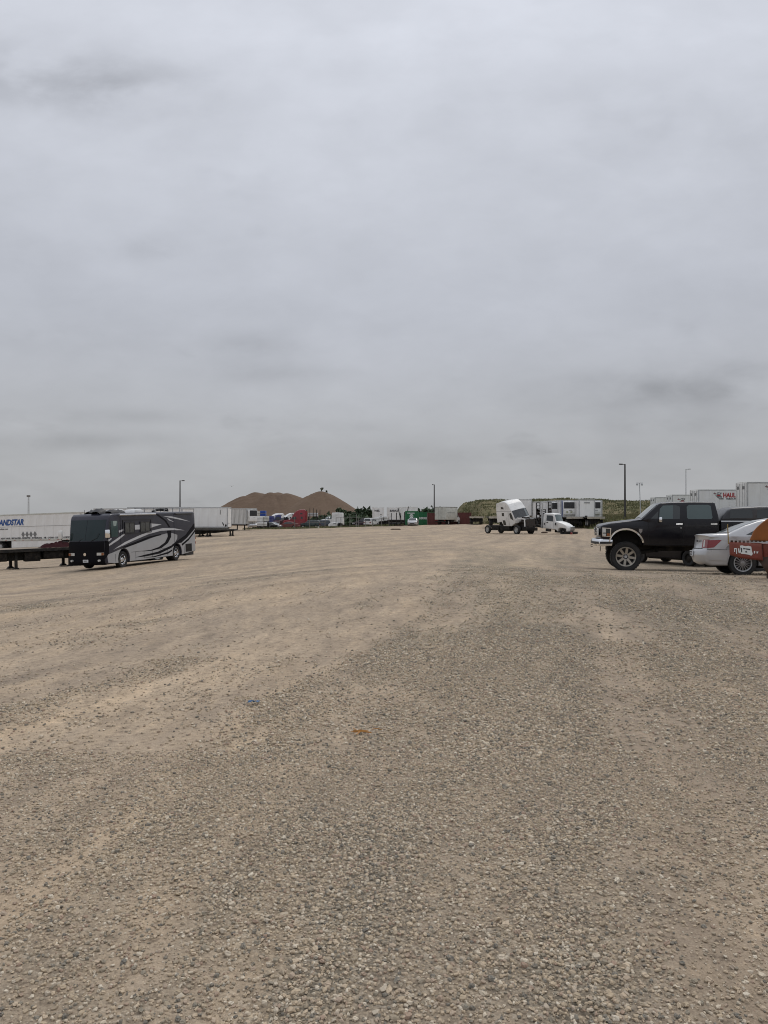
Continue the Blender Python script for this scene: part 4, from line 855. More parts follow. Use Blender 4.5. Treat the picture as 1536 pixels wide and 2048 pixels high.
def carlike(name, label, cat, x, y, rz, paint, kind='sedan', group=None, z=None, wheel_mat='rim_silver', detail=False, glass='glass', pitch=0., roll=0., nowheels=False, hub='steel'):
    t = thing(name, label, cat, x, y, rz, group, z, pitch, roll)
    if kind == 'sedan':
        W, belt, H_, xr, xf, ar, wr = .905, .98, 1.44, -1.38, 1.39, .375, .325
        rear = [(-2.22, .26), (-2.36, .34), (-2.42, .52), (-2.41, .62), (-2.37, .665), (-2.335, .70), (-2.29, .96), (-2.31, 1.012), (-2.24, 1.035)]
        deck = [(-1.95, 1.05), (-1.72, 1.055)]; bg = [(-1.72, 1.055), (-1.30, 1.255), (-.95, 1.375)]; roof = [(-.6, 1.43), (-.2, 1.45), (.15, 1.44), (.45, 1.40)]
        ws = [(.45, 1.40), (.85, 1.20), (1.25, .98)]; hood = [(1.7, .93), (2.1, .84), (2.32, .70), (2.40, .50), (2.36, .30), (2.2, .22)]
        wins = [[(-1.30, 1.03), (-1.02, 1.18), (-.72, 1.30), (-.42, 1.345), (-.38, 1.02)], [(-.32, 1.02), (-.36, 1.35), (.15, 1.36), (.42, 1.31), (.92, 1.03)]]
        gaps = [(-.36, .40), (.95, .40)]; sill = .24; tum = .24
    elif kind == 'suv':
        W, belt, H_, xr, xf, ar, wr = .90, 1.08, 1.68, -1.32, 1.30, .40, .36
        rear = [(-2.05, .42), (-2.12, .48), (-2.12, .66), (-2.05, .70), (-2.06, 1.05)]; deck = []
        bg = [(-2.06, 1.08), (-1.96, 1.40), (-1.86, 1.60)]; roof = [(-1.72, 1.66), (-.8, 1.69), (.1, 1.67), (.35, 1.62)]
        ws = [(.35, 1.62), (.62, 1.38), (.92, 1.12)]; hood = [(1.4, 1.06), (1.9, 1.0), (2.04, .92), (2.08, .70), (2.16, .66), (2.16, .46), (2.05, .42)]
        wins = [[(-1.90, 1.13), (-1.80, 1.55), (-1.15, 1.56), (-1.15, 1.13)], [(-1.07, 1.13), (-1.07, 1.57), (-.40, 1.57), (-.38, 1.13)], [(-.30, 1.13), (-.32, 1.57), (.22, 1.56), (.66, 1.14)]]
        gaps = [(-1.11, .5), (-.34, .5), (.75, .5)]; sill = .42; tum = .17
    else:
        W, belt, H_, xr, xf, ar, wr = .87, .98, 1.50, -1.25, 1.25, .36, .31
        rear = [(-1.85, .28), (-1.95, .36), (-1.97, .60), (-1.90, .66), (-1.90, .98)]; deck = []
        bg = [(-1.90, 1.0), (-1.72, 1.25), (-1.50, 1.42)]; roof = [(-1.2, 1.48), (-.5, 1.52), (.1, 1.50), (.35, 1.45)]
        ws = [(.35, 1.45), (.75, 1.22), (1.15, .99)]; hood = [(1.5, .94), (1.85, .84), (1.98, .68), (2.03, .48), (1.98, .28), (1.85, .24)]
        wins = [[(-1.55, 1.04), (-1.35, 1.36), (-.90, 1.41), (-.42, 1.42), (-.40, 1.03)], [(-.33, 1.03), (-.36, 1.42), (.10, 1.41), (.34, 1.36), (.85, 1.04)]]
        gaps = [(-.36, .4), (.9, .4)]; sill = .25; tum = .22
    xmin, xmax = min(p[0] for p in rear), max(p[0] for p in hood)
    def fn(x, y, z):
        f = 1.0
        if z > belt: f *= 1 - tum * ((z - belt) / (H_ - belt)) ** 1.15
        elif z < .5: f *= 1 - .05 * ((.5 - z) / .3)
        else: f *= 1 - .03 * ((z - .62) / .4) ** 2
        q = min(1, max(0, (abs(x) - (min(-xmin, xmax) - .75)) / .8)); f *= 1 - .13 * q * q
        return (x - math.copysign(.17 * (y / W) ** 2 * q, x), y * f, z + (.03 * (1 - (y / W) ** 2) if z > belt - .05 else 0))
    outl = rear + deck + bg[(1 if deck else 0):] + roof + ws[1:] + hood + [(xf + ar + .12, sill)] + arc(xf, wr, ar, -10, 190, 12) + [(xf - ar - .1, sill), (0, sill), (xr + ar + .1, sill)] + arc(xr, wr, ar, -10, 190, 12) + [(xr - ar - .08, sill + .02)]
    st = .16 if detail else .5
    shell('body', outl, W, fn, paint, t, bevel=.05, step=st, ystep=.2 if detail else .5, smooth=45)
    k1 = [bg[0], bg[1], bg[2]]; 
    def shr(p, a): return [(p[0][0] + (p[1][0] - p[0][0]) * a, p[0][1] + (p[1][1] - p[0][1]) * a), p[1], (p[2][0] - (p[2][0] - p[1][0]) * a, p[2][1] - (p[2][1] - p[1][1]) * a)]
    strip('back_glass', shr(bg, .10), -.84, .84, W, fn, 'glass_grey' if detail else glass, t, off=.006)
    strip('windscreen', shr(ws, .10), -.86, .86, W, fn, glass, t, off=.006)
    for p in wins: sidepanel('window', p, W, fn, glass, t, off=.005, thick=.02, step=.12 if detail else .5)
    if detail:
        for x, z0 in gaps: sidepanel('door_gap', [(x, z0), (x - .012, z0), (x - .012, belt), (x, belt)], W, fn, 'gap', t, off=.003, thick=.01, step=.12)
    if not nowheels:
        for x in (xr, xf):
            for s in (1, -1):
                if detail: wheel(t, x, s * (W - .13), wr, .22, 'alloy', s)
                else: wheel(t, x, s * (W - .13), wr, .21, 'steel', s, simple=True, rim_mat=wheel_mat)
    MB().box(xr + ar, xf - ar, -W * .8, W * .8, sill - .04, sill + .3).box(xmin + .2, xmax - .2, -.55, .55, sill - .02, .6).build('underbody', 'under', t)
    for s in (1, -1):
        fx = xmax; 
        sidepanel('headlight', [(fx - .10, .62), (fx - .38, .66), (fx - .40, .78), (fx - .16, .76)], W, fn, 'clear_lens', t, off=.006, thick=.02, sides=(s,), step=.2)
        if not detail:
            MB().box(fx - .18, fx - .0, s * W * .66 - .14, s * W * .66 + .14, .60, .72).build('headlight', 'clear_lens', t, bevel=.02)
            MB().box(xmin + .03, xmin + .12, s * W * .72 - .12, s * W * .72 + .12, .74, .92).build('tail_light', 'red_lens', t, bevel=.02)
        MB().box(ws[2][0] - .30, ws[2][0] - .18, s * (W + .08) - .08, s * (W + .08) + .08, belt + .02, belt + .16).build('mirror', paint, t, bevel=.03)
    if not detail:
        MB().box(xmax - .08, xmax + .015, -.42, .42, .40, .58).build('grille', 'plastic', t, bevel=.02)
        strip('bumper', [(xmax - .02, .30), (xmax + .0, .36)][::-1], -.8, .8, W, fn, 'plastic', t, off=.01) if False else None
    return t, W, fn
def sedan():
    h = Vector((.98, -.20)).normalized(); lf = Vector((-h.y, h.x))       # right side faces the camera
    O = Vector((8.98, 19.3)) + h * 1.38 + lf * .79
    t, W, fn = carlike('sedan', 'silver sedan with dented rear wing parked tail first beside the pickup', 'car', O.x, O.y, math.degrees(math.atan2(h.y, h.x)), 'sedan', 'sedan', z=.085, detail=True, roll=-1.8, pitch=.6)
    for s in (1, -1):
        # wrap-round tail lamp: red with a pale reversing lens
        tl = sidepanel('tail_light', [(-2.36, .70), (-2.16, .72), (-1.99, .85), (-1.93, .90), (-2.02, .912), (-2.16, .905), (-2.33, .90), (-2.35, .78)], W, fn, 'red_lens', t, off=.010, thick=.03, sides=(s,), step=.08)[0]
        sidepanel('bumper_crease', [(-2.36, .675), (-1.78, .665), (-1.78, .655), (-2.36, .663)], W, fn, 'gap', t, off=.004, thick=.01, sides=(s,), step=.12)
        sidepanel('bumper_highlight', [(-2.30, .40), (-1.80, .385), (-1.78, .40), (-2.0, .425), (-2.30, .425)], W, fn, 'sedan', t, off=.014, thick=.02, sides=(s,), step=.12)
        sidepanel('arch_lip', arc(-1.38, .325, .40, 178, 10, 14) + arc(-1.38, .325, .375, 10, 178, 14), W, fn, 'sedan', t, off=.012, thick=.03, sides=(s,), step=9)
        sidepanel('wing_dent', [(-1.85, .66), (-1.62, .645), (-1.30, .67), (-1.28, .76), (-1.45, .80), (-1.75, .77)], W, fn, 'scuff', t, off=.004, thick=.01, sides=(s,), step=.12)
        sidepanel('wing_dent', [(-1.55, .93), (-1.30, .90), (-1.12, .93), (-1.25, .97), (-1.5, .97)], W, fn, 'scuff', t, off=.004, thick=.01, sides=(s,), step=.12)
    for s in (1, -1):
        rl = strip('tail_light', [(-2.335, .705), (-2.315, .82), (-2.295, .915)], s * 1.02, s * .66, W, fn, 'red_lens', t, off=.012, n=5)
        strip('reversing_lens', [(-2.328, .73), (-2.30, .90)], s * .84, s * .75, W, fn, 'clear_lens', t, off=.016, n=3)
    pl = MB().box(-2.445, -2.425, -.16, .16, .50, .64).build('number_plate', 'plate', t)
    MB().box(-2.449, -2.445, -.13, .13, .58, .62).box(-2.449, -2.445, -.13, .13, .52, .555).build('plate_characters', 'ink', pl)
    MB().box(-2.34, -2.325, -.34, -.20, .86, .91).build('badge', 'ink', t)
    strip('boot_gap', [(-2.36, .69), (-2.345, .705)][::-1], -.72, .72, W, fn, 'gap', t, off=.006)
sedan()
carlike('hatchback', 'dark car parked behind the black pickup, wheels showing under its sill', 'car', 12.0, 31.5, -62, 'truck_black', 'hatch', glass='glass', wheel_mat='under')

def snow_plow():
    d = 17.4; x0 = at(1458, d); g = .16; k = d / FPX / 1.10
    t = thing('snow_plow', 'rusty red snow plow with orange canvas flap and marker pole, cut by the right edge', 'snow plow', x0, d, -24, z=g)
    P = lambda px, py: ((px - 1458) * k, pz(py, d) - g)
    idf = lambda x, y, z: (x, y + .10 * max(0, .5 - z) , z)
    # end box of the blade: rounded steel panel
    shell('end_panel', [P(1459, 1110), P(1458, 1086), P(1461, 1083), P(1523, 1086), P(1525, 1120), P(1510, 1119), P(1480, 1116)], .20, lambda x, y, z: (x, y - .02 * math.sin((z - .3) * 7), z), 'plow_red', t, bevel=.05, step=.12, y0=.0, )
    shell('back_panel', [P(1525.5, 1119), P(1524, 1087), P(1600, 1087), P(1640, 1088), P(1640, 1125)], .40, lambda x, y, z: (x, y + .06, z), 'plow_red', t, bevel=.03, step=.2, y0=.06)
    b = MB()
    for i in range(9):
        a = P(1461 + 8 * i, 1082.2); b.box(a[0], a[0] + .055, .02, .19, a[1] - .012, a[1] + .018 - .004 * (i % 2))
    b.build('rolled_edge', 'plow_dark', t, bevel=.008)
    # curved mould board running down to the ground
    rows = []
    for i in range(9):
        f = i / 8; zz = .60 - .62 * f; xx = P(1503 + 40 * f ** .8, 0)[0]; bow = -.05 - .16 * math.sin(PI * f)
        rows.append([(xx, .25 + bow, zz), (xx + .3, .22 + bow, zz), (xx + .9, .2 + bow, zz - .01), (2.4, .2 + bow, zz - .02)])
    b = MB().grid(rows); b.grid([[(p[0] + .01, p[1] + .05, p[2]) for p in r] for r in rows]); b.build('mould_board', 'plow_dark', t)
    MB().box(P(1543, 0)[0], 2.4, .05, .22, -.03, .10).build('cutting_edge', 'plow_dark', t, bevel=.01)
    for i in range(4): MB().box(.78 + .4 * i, .83 + .4 * i, .12, .60, .02, .62).build('rib', 'plow_dark', t)
    # canvas flap
    pts = [P(1499, 1081), P(1503, 1072), P(1508, 1061), P(1515, 1053), P(1524, 1045), P(1537, 1036), P(1560, 1030), P(1600, 1028), P(1600, 1082)]
    shell('canvas_flap', pts, .30, lambda x, y, z: (x, y + .05 * math.sin(x * 17) * (z - .4), z), 'plow_orange', t, bevel=.02, step=.1, y0=.10)
    for px, py0, py1 in ((1531, 1048, 1080), (1519, 1052, 1080)):
        a = P(px, py0); c = P(px - 6, py1); MB().tube([(a[0], .12, a[1]), ((a[0] + c[0]) / 2 - .02, .12, (a[1] + c[1]) / 2), (c[0], .12, c[1])], .011).build('canvas_fold', 'plow_orange', t)
    # marker pole
    a = P(1457, 1084); c = P(1455, 1048); MB().cyl((a[0], .08, a[1] - .05), (c[0], .08, c[1]), .013, .011, 8).build('marker_pole', 'pole_yellow', t)
    # torn white sticker and scraps of old lettering
    def sticker(poly, mat, name, off=-.004): 
        return MB().prism([P(*p) for p in poly], off - .003, off + .03).build(name, mat, t)
    st = sticker([(1479.5, 1091), (1484, 1090.5), (1490, 1092), (1496, 1091), (1502, 1092.5), (1503, 1100), (1505, 1107), (1502, 1110.5), (1497, 1108.5), (1490, 1107.5), (1482, 1107), (1479, 1103), (1480.5, 1098)], 'white_ink', 'torn_sticker', -.024)
    for q in ([(1481, 1094), (1484, 1096), (1484, 1104), (1482, 1104)], [(1486, 1095), (1491, 1096), (1491, 1098), (1486, 1098)], [(1492, 1096), (1500, 1097), (1500, 1099.5), (1492, 1098.5)], [(1490, 1102), (1493, 1101), (1494, 1104.5), (1490, 1104)]):
        MB().prism([P(*p) for p in q], -.030, -.025).build('sticker_print', 'ink', t)
    for q in ([(1468, 1096), (1473.5, 1096), (1474, 1107), (1472, 1107), (1472, 1098), (1470, 1098), (1470, 1104), (1468, 1103)], [(1475.5, 1097), (1478, 1096), (1479.5, 1106), (1477, 1105)], [(1507, 1101), (1510, 1101), (1509, 1106), (1507, 1106)], [(1512, 1102), (1516, 1102), (1515, 1104), (1513, 1107)]):
        MB().prism([P(*p) for p in q], -.028, -.0).build('old_lettering', 'white_ink', t)
snow_plow()
mt['grille_grey'] = M('grille_slats', (.05, .055, .06), .5)
mt['stripe_blue'] = M('blue_grey_stripe', (.10, .14, .30), .5); mt['placard'] = M('placard_print', (.35, .36, .25), .6, var=.4, scale=8)
mt['glass_mesh'] = M('dusty_windscreen', (.045, .048, .05), .25, var=.35, scale=9, dirt=((.12, .12, .115), .5, 3))
# ================================================================== trailers
def van_trailer(label, x, y, rz, L=14.6, z=None, pitch=0., group=None, side=-1, mat='trailer', reefer=False, panels=True, skirt=None, bogie=2.2, far=False, H_=4.05, rails='alu', doors=True, name='box_trailer', unit_side_dark=False):
    t = thing(name, label, 'trailer', x, y, rz, group, z, pitch)
    W = 1.3; z0 = 1.12
    body = MB().box(.03, L, -W + .012, W - .012, z0 + .1, H_ - .06).build('body', mat, t)
    if panels:
        pw = 1.21; n = int((L - .30) / pw); pw = (L - .30) / n
        p0 = MB().box(.006, pw - .006, -.010, .010, z0 + .16, H_ - .14).build('panel', mat, t, loc=(.15, side * (W - .004), 0), bevel=.004, seg=1)
        for k in range(1, n): share(p0, t, (.15 + k * pw, side * (W - .004), 0))
    r = MB()
    for s in (1, -1):
        r.box(0, L, s * W - .03, s * W + .03, H_ - .15, H_ - .02); r.box(0, L, s * W - .035, s * W + .035, z0, z0 + .17)
    r.box(L - .04, L + .02, -W, W, H_ - .16, H_ - .03).build('rails', rails, t)
    c = MB()
    for xx in (.0, L - .10):
        for s in (1, -1): c.box(xx, xx + .14, s * (W - .06) - .07, s * (W - .06) + .085, z0 + .17, H_ - .15)
    c.build('corner_posts', rails, t)
    MB().box(.05, L - .05, -W + .02, W - .02, H_ - .06, H_).build('roof', 'offwhite', t, bevel=.02)
    MB().box(.1, L - .1, -.45, .45, .92, 1.14).build('frame', 'black', t)
    if doors:
        for s in (1, -1):
            d = MB().box(-.05, .03, s * .02, s * (W - .04), z0 + .1, H_ - .12).build('door', mat, t)
            b = MB()
            for yy in (.35, .95): b.cyl((-.075, s * yy, z0), (-.075, s * yy, H_ - .15), .02, n=6)
            b.build('lock_rod', rails, d)
        MB().box(-.08, .02, -W, W, z0 - .05, z0 + .1).box(-.05, .0, -.9, .9, .45, .58).box(-.04, .0, -.75, -.65, .58, z0).box(-.04, .0, .65, .75, .58, z0).build('rear_bumper', 'black', t)
        for s in (1, -1): MB().box(-.10, -.07, s * 1.0 - .12, s * 1.0 + .12, z0 - .03, z0 + .06).build('tail_light', 'red_lens', t)
    for xx in (bogie, bogie + 1.25):
        for s in (1, -1): wheel(t, xx, s * 1.12, .50, .27, 'truck', s, simple=True, dual=True)
    MB().box(bogie - .9, bogie + 2.2, -.6, .6, .5, .95).build('bogie', 'under', t)
    for s in (1, -1):
        MB().box(L - 3.05, L - 2.90, s * .85 - .07, s * .85 + .07, .06, 1.1).box(L - 3.15, L - 2.80, s * .85 - .13, s * .85 + .13, 0, .06).build('landing_leg', 'black', t)
    if skirt: MB().box(skirt[0], skirt[1], side * (W - .02) - .012, side * (W - .02) + .012, .36, z0 - .01).build('side_skirt', mat, t)
    if reefer:
        u = MB().box(L + .02, L + .52, -.95, .95, 1.65, 3.75).build('cooling_unit', 'white', t, bevel=.05)
        g = MB().box(L + .50, L + .535, -.86, .86, 2.65, 3.68).build('grille', 'plastic', u)
        for k in range(7): MB().box(L + .53, L + .55, -.82, .82, 2.72 + k * .135, 2.77 + k * .135).build('slat', 'grille_grey', g)
        MB().box(L + .50, L + .53, -.86, .86, 1.72, 2.58).build('access_panel', 'white', u, bevel=.01)
        MB().box(L + .53, L + .537, -.05, .45, 2.28, 2.36).build('lettering_bar', 'grey_ink', u)
        MB().cyl((L + .25, .9, .95), (L + .25, -.9, .95), .32, n=14).build('fuel_tank', 'alu', t)
    return t
RX = PI / 2
def emblem(t, s0, z0, W, sc=1., red=True):
    """abstract red and grey badge beside the lettering"""
    y = -W - .016
    def pl(pts, m, k=0): MB().prism([(s0 + a * sc, z0 + b * sc) for a, b in pts], y - .004 - k * .004, y + .004).build('emblem_shape', m, e)
    e = MB().prism([(s0 + a * sc, z0 + b * sc) for a, b in [(.20, -.05), (.45, -.28), (.75, -.55), (1.25, -.55), (1.3, -.45), (1.0, -.30), (1.05, -.10), (.6, 0)]], y - .004, y + .006).build('emblem', 'grey_ink', t)
    pl([(-.05, .2), (.12, .34), (.28, .24), (.30, .08), (.12, .12)], 'grey_ink', 1); pl([(.08, .18), (.2, .24), (.24, .12), (.14, .12)], 'red_ink', 2)
    pl([(.36, .10), (.42, .32), (.66, .38), (.86, .28), (.88, .05), (.62, -.04)], 'grey_ink', 1); pl([(.48, .24), (.62, .30), (.62, .16), (.5, .12)], 'white_ink', 2); pl([(.68, .28), (.80, .22), (.78, .10), (.68, .12)], 'white_ink', 2)
    pl([(.38, -.02), (.62, .04), (.92, .0), (.80, -.14), (.5, -.14)], 'red_ink', 2); pl([(.86, .34), (1.02, .32), (.98, .16), (.90, .14)], 'grey_ink', 1)
    pl([(.6, -.36), (.9, -.42), (.85, -.30)], 'white_ink', 1)
# left row
A = van_trailer('long white box trailer with blue lettering along its side, behind the black flatbed', -46.1, 88.1, math.degrees(math.atan2(-.38, .92)), 16.1, z=-2.42, pitch=1.5, group='white box trailers by the motorhome', skirt=(6.2, 13.4), bogie=3.2, rails='offwhite')
text('lettering', 'LANDSTAR', .86, A, 'blue_ink', (8.0, -1.322, 2.86), (RX, 0, 0), .28, .038, align='RIGHT', sx=.92, spacing=1.0)
text('lettering', 'www.landstar.com', .26, A, 'grey_ink', (5.7, -1.322, 2.36), (RX, 0, 0), .1, .006, align='RIGHT')
MB().box(.2, 15.9, -1.325, -1.30, 2.66, 2.685).build('mid_seam', 'grey_ink', A)
for k in range(4):
    s = 7.95 + .57 * k; MB().prism([(s - .25, 1.80), (s, 1.46), (s + .25, 1.80), (s, 2.14)], -1.324, -1.31).build('diamond', 'grey_ink', A)
text('lettering', 'TRUCKLOAD - LTL - HEAVY HAUL / SPECIALIZED - EXPEDITED - INTERMODAL - AIR - OCEAN - CUSTOM LOGISTICS', .245, A, 'ink', (2.4, -1.322, 1.32), (RX, 0, 0), .0, .007, sx=.97)
for k in range(11): MB().box(1.6 + k * 1.25, 1.85 + k * 1.25, -1.345, -1.33, 1.17, 1.21).build('reflector', 'red_ink', A)
van_trailer('plain white box trailer whose roof shows over the back of the motorhome', at(375, 100) - 14.2 * .93, 100 + 14.2 * .36, math.degrees(math.atan2(-.36, .93)), 14.2, z=-1.42, group='white box trailers by the motorhome')
T2 = van_trailer('white box trailer with rust spotted side standing behind the low black flatbed', at(459, 110) - 14.2, 110, 0, 14.2, z=-1.18, group='white box trailers by the motorhome')
for px, py, r in ((445.5, 1046, .13), (447, 1049, .16), (452, 1050.5, .20), (451, 1052, .15), (458, 1047, .08)):
    s = at(px, 108.7) - (at(459, 110) - 14.2); zz = pz(py, 108.7) + 1.18
    MB().prism([(s - r * .6, zz), (s, zz - r * 1.3), (s + r * .5, zz - r * .2), (s + r * .2, zz + r), (s - r * .4, zz + r * .7)], -1.33, -1.31).build('rust_patch', 'black', T2)
MB().box(at(440.7, 108.7) - (at(459, 110) - 14.2) - .03, at(440.7, 108.7) - (at(459, 110) - 14.2) + .03, -1.335, -1.31, 3.0, 3.65).build('scrape', 'ink', T2)
nx, ny = at(503, 141), 141.0
van_trailer('grimy refrigerated trailer with dark cooling unit on its nose', nx - 14.4 * .766, ny + 14.4 * .643, math.degrees(math.atan2(-.643, .766)), 14.4, z=-1.05, mat='trailer_dirty', reefer=True, group='refrigerated trailers', panels=True)
# right row on the bank
for k, (px, d, lab, zt) in enumerate(((1472, 85, 'nearest white trailer on the bank with red lettering cut by the right edge', 963), (1380, 100, 'white trailer on the bank with large red HAUL lettering', 978),
                                (1333, 130, 'white trailer on the bank with red badge rising over the pickup bonnet', 988), (1301, 155, 'farthest small white trailer at the end of the bank row', 993))):
    L = 14.6; zg = pz(zt + 1.5, d) - 4.05
    T = van_trailer(lab, at(px, d + 1.3), d, 0, L, z=zg, group='white trailers on the grassy bank', panels=d < 140)
    if k < 2:
        emblem(T, 2.0, 3.32, 1.3); text('lettering', 'HAUL', .80, T, 'red_ink', (3.2, -1.322, 3.05), (RX, 0, 0), 0, .035, sx=.78)
        text('lettering', 'NORTH AMERICA', .26, T, 'ink', (3.62, -1.322, 2.76), (RX, 0, 0), 0, .012, sx=.95)
    elif k == 2: emblem(T, .9, 3.0, 1.3, 1.25)
    for yy in (-.65, .65): MB().prism([(-.02, 3.3)] * 0 or [(-.062, 3.25), (-.062, 3.6), (-.055, 3.6), (-.055, 3.25)], yy - .3, yy + .3).build('door_lettering', 'grey_ink', T)
# far middle: two trailers seen tail-on and one side-on
for px, d, lab, tx in ((756.5, 172, 'white trailer tail beside the dark tree belt', 'WEL'), (786, 172, 'white trailer tail with dark block lettering behind the stakes', 'BARKS')):
    T = van_trailer(lab, at(px, d), d, 90, 14.4, z=pz(1014, d) - 4.05, group='white trailers behind the yard fence', panels=False, rails='trailer')
    text('lettering', tx, .62, T, 'ink', (-.09, .9 if tx == 'WEL' else .75, 3.0), (RX, 0, -RX), .1, .02)
    if tx == 'WEL':
        for q in range(4): MB().box(-.10, -.06, -.75, -.45, 2.35 - q * .42, 2.47 - q * .42).build('door_marks', 'ink', T)
van_trailer('white trailer side stretching behind the green container', at(798, 176), 176, 0, 4.2, z=pz(1014, 176) - 4.05, group='white trailers behind the yard fence', doors=False, panels=True, rails='trailer')
# refrigerated and plain trailers in front of the mound
van_trailer('white trailer nose half hidden behind the hoodless sleeper cab', at(1049, 134), 134 + 14, -90, 14, group='trailers parked before the mound', z=pz(998.5, 134) - 4.05, panels=False)
van_trailer('white trailer nose behind the dark tractor frame', at(1087, 131), 131 + 14, -90, 14, group='trailers parked before the mound', z=pz(1003.5, 131) - 4.0, panels=False)
van_trailer('refrigerated trailer nose wedged between the tractor frame and its neighbour', at(1113, 130), 130 + 14, -90, 14, group='refrigerated trailers', z=pz(1002, 130) - 4.0, panels=False, reefer=True)
R3 = van_trailer('refrigerated trailer nose with blue corner stripe above the white day cab', at(1137, 127), 127 + 14, -90, 14, group='refrigerated trailers', z=pz(1000, 127) - 4.05, panels=False, reefer=True)
MB().box(14.015, 14.03, -1.28, -.97, 1.3, 3.95).build('blue_stripe', 'stripe_blue', R3)
for yy in (-.35, .35): MB().prism([(14.56, 1.95)] * 0 or [(14.535, 1.9), (14.55, 1.9), (14.55, 2.2), (14.535, 2.2)], yy - .16, yy + .16).build('placard', 'placard', R3)
hx, hy = .766, -.643
R4 = van_trailer('plain white trailer nose with small grey lettering near the bank', at(1174, 124), 124 + 14, -90, 14, group='trailers parked before the mound', z=pz(999, 124) - 4.05, panels=False)
MB().box(14.02, 14.035, -.45, .45, 3.45, 3.60).build('lettering_bar', 'grey_ink', R4)
MB().box(14.02, 14.06, -.35, .05, 1.25, 1.45).build('air_hose_box', 'black', R4)
van_trailer('refrigerated trailer nose at the end of the mound row', at(1189, 129), 129 + 14, -90, 14, group='refrigerated trailers', z=pz(1000, 129) - 4.05, panels=False, reefer=True)

def flatbed(label, x, y, rz, L, deck=1.35, z=None, pitch=0., group=None, legs=(2.5,), bogie=True, mat='deck_pale', W=1.28, end=False, bogie_x=None):
    t = thing('flatbed_trailer', label, 'trailer', x, y, rz, group, z, pitch)
    np_ = 9; pw = 2 * W / np_
    p0 = MB().box(0, L, -pw / 2 + .008, pw / 2 - .008, deck - .05, deck).build('plank', mat, t, loc=(0, -W + pw / 2, 0), bevel=.006, seg=1)
    for k in range(1, np_): share(p0, t, (0, -W + pw * (k + .5), random.uniform(-.006, .006)))
    b = MB()
    for s in (1, -1): b.box(-.02, L + .02, s * (W + .03) - .03, s * (W + .03) + .03, deck - .20, deck + .01)
    b.box(-.05, .0, -W, W, deck - .22, deck).box(L, L + .05, -W, W, deck - .22, deck); b.build('side_rails', 'black', t)
    b = MB()
    for s in (1, -1): b.prism([(.1, deck - .06), (L - .1, deck - .06), (L - .1, deck - .25), (L * .72, deck - .55), (L * .2, deck - .55), (.1, deck - .3)], s * .5 - .05, s * .5 + .05)
    for k in range(int(L / 1.2)): b.box(.4 + k * 1.2, .5 + k * 1.2, -W, W, deck - .2, deck - .06)
    b.build('frame', 'black', t)
    for xx in legs:
        for s in (1, -1):
            MB().box(xx - .09, xx + .09, s * .88 - .08, s * .88 + .08, .1, deck - .1).prism([(xx - .26, 0), (xx + .26, 0), (xx + .12, .16), (xx - .12, .16)], s * .88 - .17, s * .88 + .17).build('landing_leg', 'black', t)
        MB().box(xx - .05, xx + .05, -.85, .85, deck - .75, deck - .62).build('leg_brace', 'black', t)
    if bogie:
        bx = L - 2.3 if bogie_x is None else bogie_x
        for xx in (bx, bx + 1.25):
            for s in (1, -1): wheel(t, xx, s * 1.02, min(.5, deck * .42), .25, 'truck', s, simple=True, dual=True)
        MB().box(bx - .6, bx + 1.9, -.6, .6, .42, deck - .3).build('bogie', 'under', t)
    if end: MB().box(-.09, -.052, -W, W, deck - .30, deck + .02).build('end_board', 'deck_pale', t)
    for s in (1, -1): MB().box(L * .5 - .5, L * .5 + .5, s * (W - .25) - .2, s * (W - .25) + .2, deck - .70, deck - .26).build('tool_box', 'under', t)
    return t
a = Vector((.80, .60)); c = Vector((at(27, 53), 53)); o = c - a * 2.2
f1 = flatbed('black framed flatbed trailer beside the motorhome nose, weathered deck', o.x, o.y, math.degrees(math.atan2(a.y, a.x)), 13.0, 1.42, z=gz(c.x, c.y) - .04, pitch=1.2, legs=(2.2, 5.7), mat='wood', group='flatbed trailers')
for x0, x1, zz in ((.6, 1.6, .62), (2.7, 3.7, .55), (3.9, 5.2, .70), (6.2, 8.0, .5)): MB().box(x0, x1, -1.2, -.62, zz, 1.2).build('tool_box', 'under', f1, bevel=.04)
MB().prism([(.3, 1.24), (12.6, 1.24), (12.6, 1.0), (9, .62), (1.4, .62), (.3, 1.0)], -.62, -.56).build('main_beam', 'black', f1)
def heap(name, label, base, rz, L, wd, h, mat, seed, cat='tarp', parent=None):
    r = random.Random(seed); rows = []
    for i in range(15):
        u = i / 14; prof = math.sin(PI * u) ** .7; rows.append([])
        for j in range(11):
            v = j / 10; rows[-1].append((L * (u - .5), wd * (v - .5) * (.7 + .4 * r.random()), max(0, h * prof * math.sin(PI * v) * (.45 + .75 * r.random()))))
    o_ = MB().grid(rows).build(name, mat, parent, smooth=60, loc=base, rot=(0, 0, rz)); 
    return tag(o_, label, cat) if not parent else o_
q = c + a * 2.9 + Vector((.6, -.8)) * .35; heap('tarpaulin', 'crumpled dark red tarpaulin lying on the flatbed deck', (q.x, q.y, f1.location.z + 1.51), math.atan2(.6, .8), 2.6, 1.3, .42, 'tarp', 3)
q = c + a * 5.3 + Vector((.6, -.8)) * .2; heap('tarpaulin', 'black tarpaulin bundle on the flatbed deck near the motorhome', (q.x, q.y, f1.location.z + 1.56), math.atan2(.6, .8), 2.0, 1.2, .45, 'tarp_black', 5)
flatbed('low empty flatbed trailer between the motorhome tail and the sand pile', at(390, 105) - 4, 104.4, 0, at(473, 105) - at(390, 105) + 4, 1.0, z=-1.16, legs=(5.0, 6.0, 9.1), group='flatbed trailers', bogie_x=1.0)
